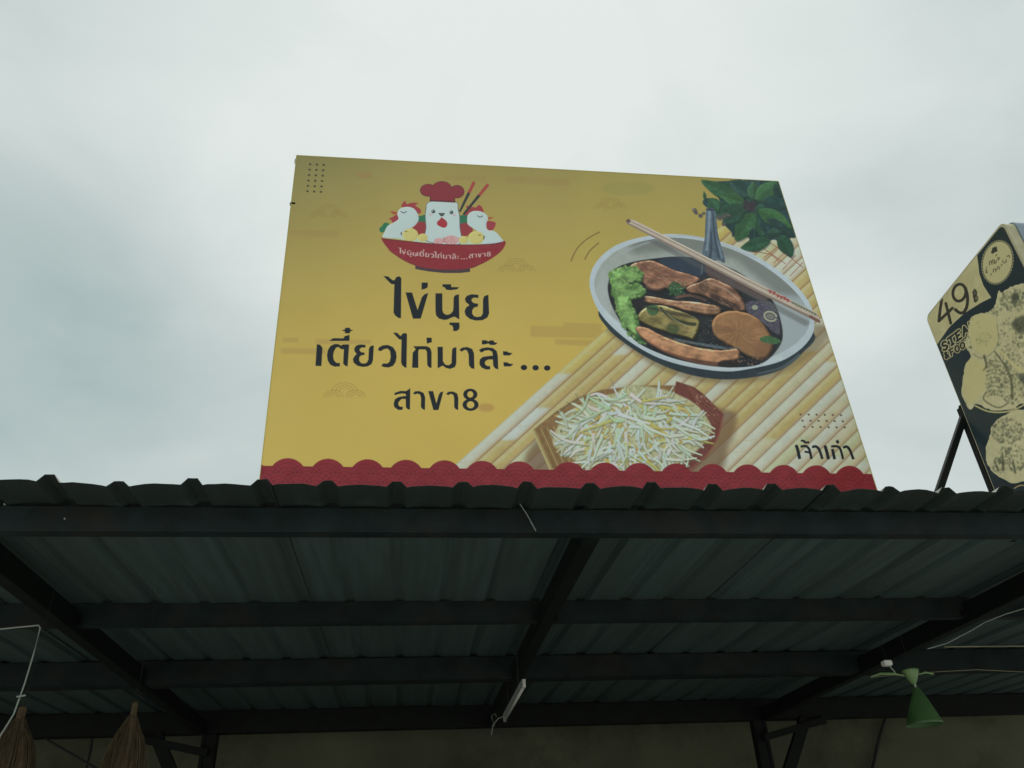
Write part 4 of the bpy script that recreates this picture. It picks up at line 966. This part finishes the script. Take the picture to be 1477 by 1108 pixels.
extrude_loop(rrect(YN-.004, YF+.004, ZBB-.004, ZT+.004, rc+.004), X0+.202, X0+.24, 'back_rim', MT['cream'])
b = MB(); b.bar((X0+.02, YF+.028, roof_z(3.4)+.002), (X0+.02, YF+.028, H(2.10)), .045, .04, (0, 1, 0), .003); b.build('post', MT['steel2'], sb)
pA, pB = on_y(1393, 592, YF+.04), on_y(1355, 706, YF+.04)
b = MB(); b.bar(pA, pB+(pB-pA)*.25, .032, .032, (0, 1, 0), .002); b.build('brace', MT['steel2'], sb)
b = MB(); b.box(pA+Vector((-.03, -.02, -.03)), pA+Vector((.05, .01, .03)), .003); b.build('bracket', MT['steel2'], sb)
b = MB(); b.bar((X0+.21, YF+.028, roof_z(3.4)+.002), (X0+.21, YF+.028, H(2.10)), .045, .04, (0, 1, 0), .003); b.build('post', MT['steel2'], sb)

# ------------------------------------------------------------------ things under the roof
def at(px, py, Y): return on_y(px, py, Y)
# fluorescent batten
e0, e1 = at(756, 987, 5.0), at(729, 1036, 6.15); e1.z = e0.z+.01; 
e0.z = e0.z
fl = empty('tube_light', (e0.x, 5.0, e0.z)); tag(fl, 'unlit white fluorescent tube batten hanging end-on below the middle of the roof', 'tube light')
xm = e0.x; zt = e0.z+.03
b = MB(); prof = [(-.013, .0), (.013, .0), (.006, -.028), (-.006, -.028)]
A_ = [b.bm.verts.new((xm+dx*1.0, 5.0, zt+dz)) for dx, dz in prof]; B_ = [b.bm.verts.new((e1.x+dx, 6.2, zt+.012+dz)) for dx, dz in prof]
b.bm.faces.new(A_); b.bm.faces.new(B_[::-1])
for i in range(4): b.bm.faces.new((A_[i], A_[(i+1) % 4], B_[(i+1) % 4], B_[i]))
b.build('fitting', MT['lite'], fl)
b = MB(); b.tube([(xm, 5.03, zt-.041), (e1.x, 6.17, zt-.030)], .0085, 10); b.build('tube', MT['white'], fl, True)
b = MB(); b.box((xm-.009, 4.994, zt-.05), (xm+.009, 5.03, zt-.001), .002); b.build('lamp_holder', MT['white'], fl)
b = MB(); b.box((e1.x-.009, 6.16, zt-.038), (e1.x+.009, 6.2, zt+.01), .002); b.build('lamp_holder', MT['white'], fl)
for yy in (5.3, 5.95):
    xx = xm+(e1.x-xm)*(yy-5)/1.2; b = MB(); b.tube([(xx, yy, zt+.002), (xx, yy, roof_z(yy)-.002)], .0025, 5); b.build('hanger', MT['string'], fl)
cb = MB(); q0 = Vector((e1.x, 6.2, zt)); cb.tube([q0, at(719, 1036, 6.2), at(711, 1046, 6.2), at(709, 1060, 6.2)], .004, 5); cb.tube([at(713, 1048, 6.2), at(709, 1033, 6.2), at(714, 1029, 6.2), at(716, 1034, 6.2)], .0025, 5)
cb.build('cable', MT['lite'], fl)

# green cone lamp
gl = empty('green_cone_lamp', at(1334, 1048, 4.0)); tag(gl, 'green cone-shaped shade hanging below a small pale green cup at the right', 'lamp shade')
c0 = at(1321, 992, 4.0); c1 = at(1334, 1046, 4.0); ax = c1.z-c0.z
b = MB(); cc = Vector((c0.x, 4.0, 0)); n = 28
rings = []
for r_, z_, dx in ((.012, c0.z, 0), (.02, c0.z-.012, .001), (.055, c0.z+ax*.5, (c1.x-c0.x)*.5), (.083, c1.z+.012, (c1.x-c0.x)*.9), (.09, c1.z, c1.x-c0.x), (.086, c1.z+.002, c1.x-c0.x), (.05, c0.z+ax*.5, (c1.x-c0.x)*.5), (.015, c0.z-.02, 0)):
    rings.append([b.bm.verts.new((c0.x+dx+math.cos(2*math.pi*i/n)*r_, 4.0+math.sin(2*math.pi*i/n)*r_, z_)) for i in range(n)])
for A_, B_ in zip(rings, rings[1:]):
    for i in range(n): b.bm.faces.new((A_[i], A_[(i+1) % n], B_[(i+1) % n], B_[i]))
b.build('shade', MT['green'], gl, True)
b = MB(); t0 = at(1313, 966, 4.0); t1 = at(1319, 986, 4.0)
b.lathe((t1.x-.003, 4.0, 0), [(.004, t1.z-.004), (.012, t1.z), (.03, t1.z+.035), (.042, t0.z-.006), (.038, t0.z), (.01, t0.z+.003), (.002, t0.z+.003)], 22)
b.build('cup', MT['lime'], gl, True)
b = MB(); b.tube([(c0.x, 4, c0.z+.001), (t1.x, 4, t1.z-.001)], .006, 8); b.build('stem', MT['lite'], gl)
b = MB(); b.tube([(t1.x, 4, t0.z), (t1.x, 4, H(1.34))], .0007, 5); b.build('cord', MT['string'], gl)
b = MB()
for q in ([(1256, 976), (1270, 972), (1290, 972), (1305, 975)], [(1322, 974), (1335, 970), (1346, 972)]): b.tube([at(x, y, 4.0) for x, y in q], [.002, .006, .006, .003][:len(q)], 6)
b.build('arm', MT['lime'], gl)
wb = empty('small_white_box', at(1279, 957, 4.0)); tag(wb, 'small white box with a thin rod, left of the green cone shade', 'box')
p = at(1279, 957, 4.0); b = MB(); b.box(p+Vector((-.022, -.02, -.013)), p+Vector((.022, .02, .013)), .004); b.build('casing', MT['white'], wb)
b = MB(); b.tube([p+Vector((.012, 0, -.0135)), at(1292, 971, 4.0)], .003, 6); b.build('rod', MT['lite'], wb)
b = MB(); b.tube([p+Vector((0, 0, .0135)), Vector((p.x, 4.0, H(1.34)))], .0007, 5); b.build('cord', MT['string'], wb)

# hanging brown fibre bundles at the left
def bundle(top, bot, r, label, seed):
    rr = random.Random(seed); L = top.z-bot.z
    e = empty('hanging_bundle', top); tag(e, label, 'bundle', 'brown bundles hanging at the left')
    b = MB(); n = 22; prof = [(.004, 0), (r*.2, -.03*L), (r*.23, -.22*L), (r*.30, -.28*L), (r*.62, -.48*L), (r*.86, -.68*L), (r, -.9*L), (r*1.02, -L*1.2), (r*.5, -L*1.25)]
    b.lathe(top, prof, n, .07); b.build('core', MT['straw'], e)
    b = MB()
    for i in range(260):
        a = rr.uniform(0, 6.283); s_ = rr.uniform(.85, 1.3); pts_ = []
        for (q, z_) in prof[2:8]: pts_.append(top+Vector((math.cos(a)*q*s_*1.05, math.sin(a)*q*s_*1.05, z_+rr.uniform(-.004, .004)))); s_ *= rr.uniform(.97, 1.05)
        b.tube(pts_[rr.randint(0, 2):], .0012, 3, False)
    o_ = b.build('strands', MT['straw'], e); o_['kind'] = 'stuff'
    b = MB(); b.tube([top, Vector((top.x, top.y, H(1.34)))], .0006, 4); b.build('cord', MT['string'], e)
bundle(at(196, 1012, 3.9), at(183, 1112, 3.9), .062, 'brown tapering fibre bundle hanging on its own left of the strutted post', 1)
bundle(at(34, 1018, 3.9), at(22, 1112, 3.9), .075, 'brown fibre bundle hanging at the far left edge beside the thin white tube', 2)

# thin pale tubes and rods
def rod(name, pts_, Y, r, m, label, cat, n=6):
    b = MB(); b.tube([at(x, y, Y) for x, y in pts_], r, n); o_ = b.build(name, MT[m]); tag(o_, label, cat); return o_
rod('bent_tube', [(-14, 909), (25, 905), (56, 902), (58, 906), (48, 945), (36, 985), (20, 1030), (0, 1062), (-10, 1090)], 3.6, .0032, 'lite', 'thin white tube bent at a corner below the left end of the roof', 'tube')
o = rod('tube_clip', [(24, 1005), (37, 1003)], 3.59, .0035, 'lite', 'small white clip across the thin bent tube at the left', 'clip')
rod('pale_conduit', [(1362, 933), (1420, 932.5), (1490, 932)], 4.5, .004, 'beige', 'straight pale conduit running level under the right end of the roof', 'conduit')
rod('slack_cable', [(1338, 936), (1366, 928), (1400, 910), (1420, 898), (1450, 886), (1490, 874)], 4.3, .003, 'lite', 'slack grey cable rising to the right above the pale conduit', 'cable')
rod('thin_cable', [(1256, 977), (1300, 973), (1352, 969), (1410, 966), (1490, 970)], 5.2, .0024, 'beige', 'thin beige cable behind the green cone shade', 'cable')
rod('cable_tie', [(750, 727), (760, 742), (773, 766)], 3.02, .002, 'lite', 'thin white tie hanging across the front beam below the billboard', 'cable tie')
rod('down_cable', [(1279, 1030), (1268, 1066), (1255, 1125)], 8.4, .016, 'string', 'black cable running down the rear wall at the right', 'cable')
rod('leaning_rod', [(66, 1066), (100, 1086), (150, 1115)], 7.6, .012, 'string', 'thin dark rod slanting down to the right at the lower left', 'rod')
rod('upright_rod', [(134, 1055), (130, 1085), (122, 1120)], 7.8, .014, 'string', 'thin dark upright rod crossing the slanting rod at the lower left', 'rod')
rod('loop_wire', [(934, 770), (938, 783), (944, 775), (946, 770)], 3.12, .0016, 'string', 'small black wire loop under the front beam', 'wire')
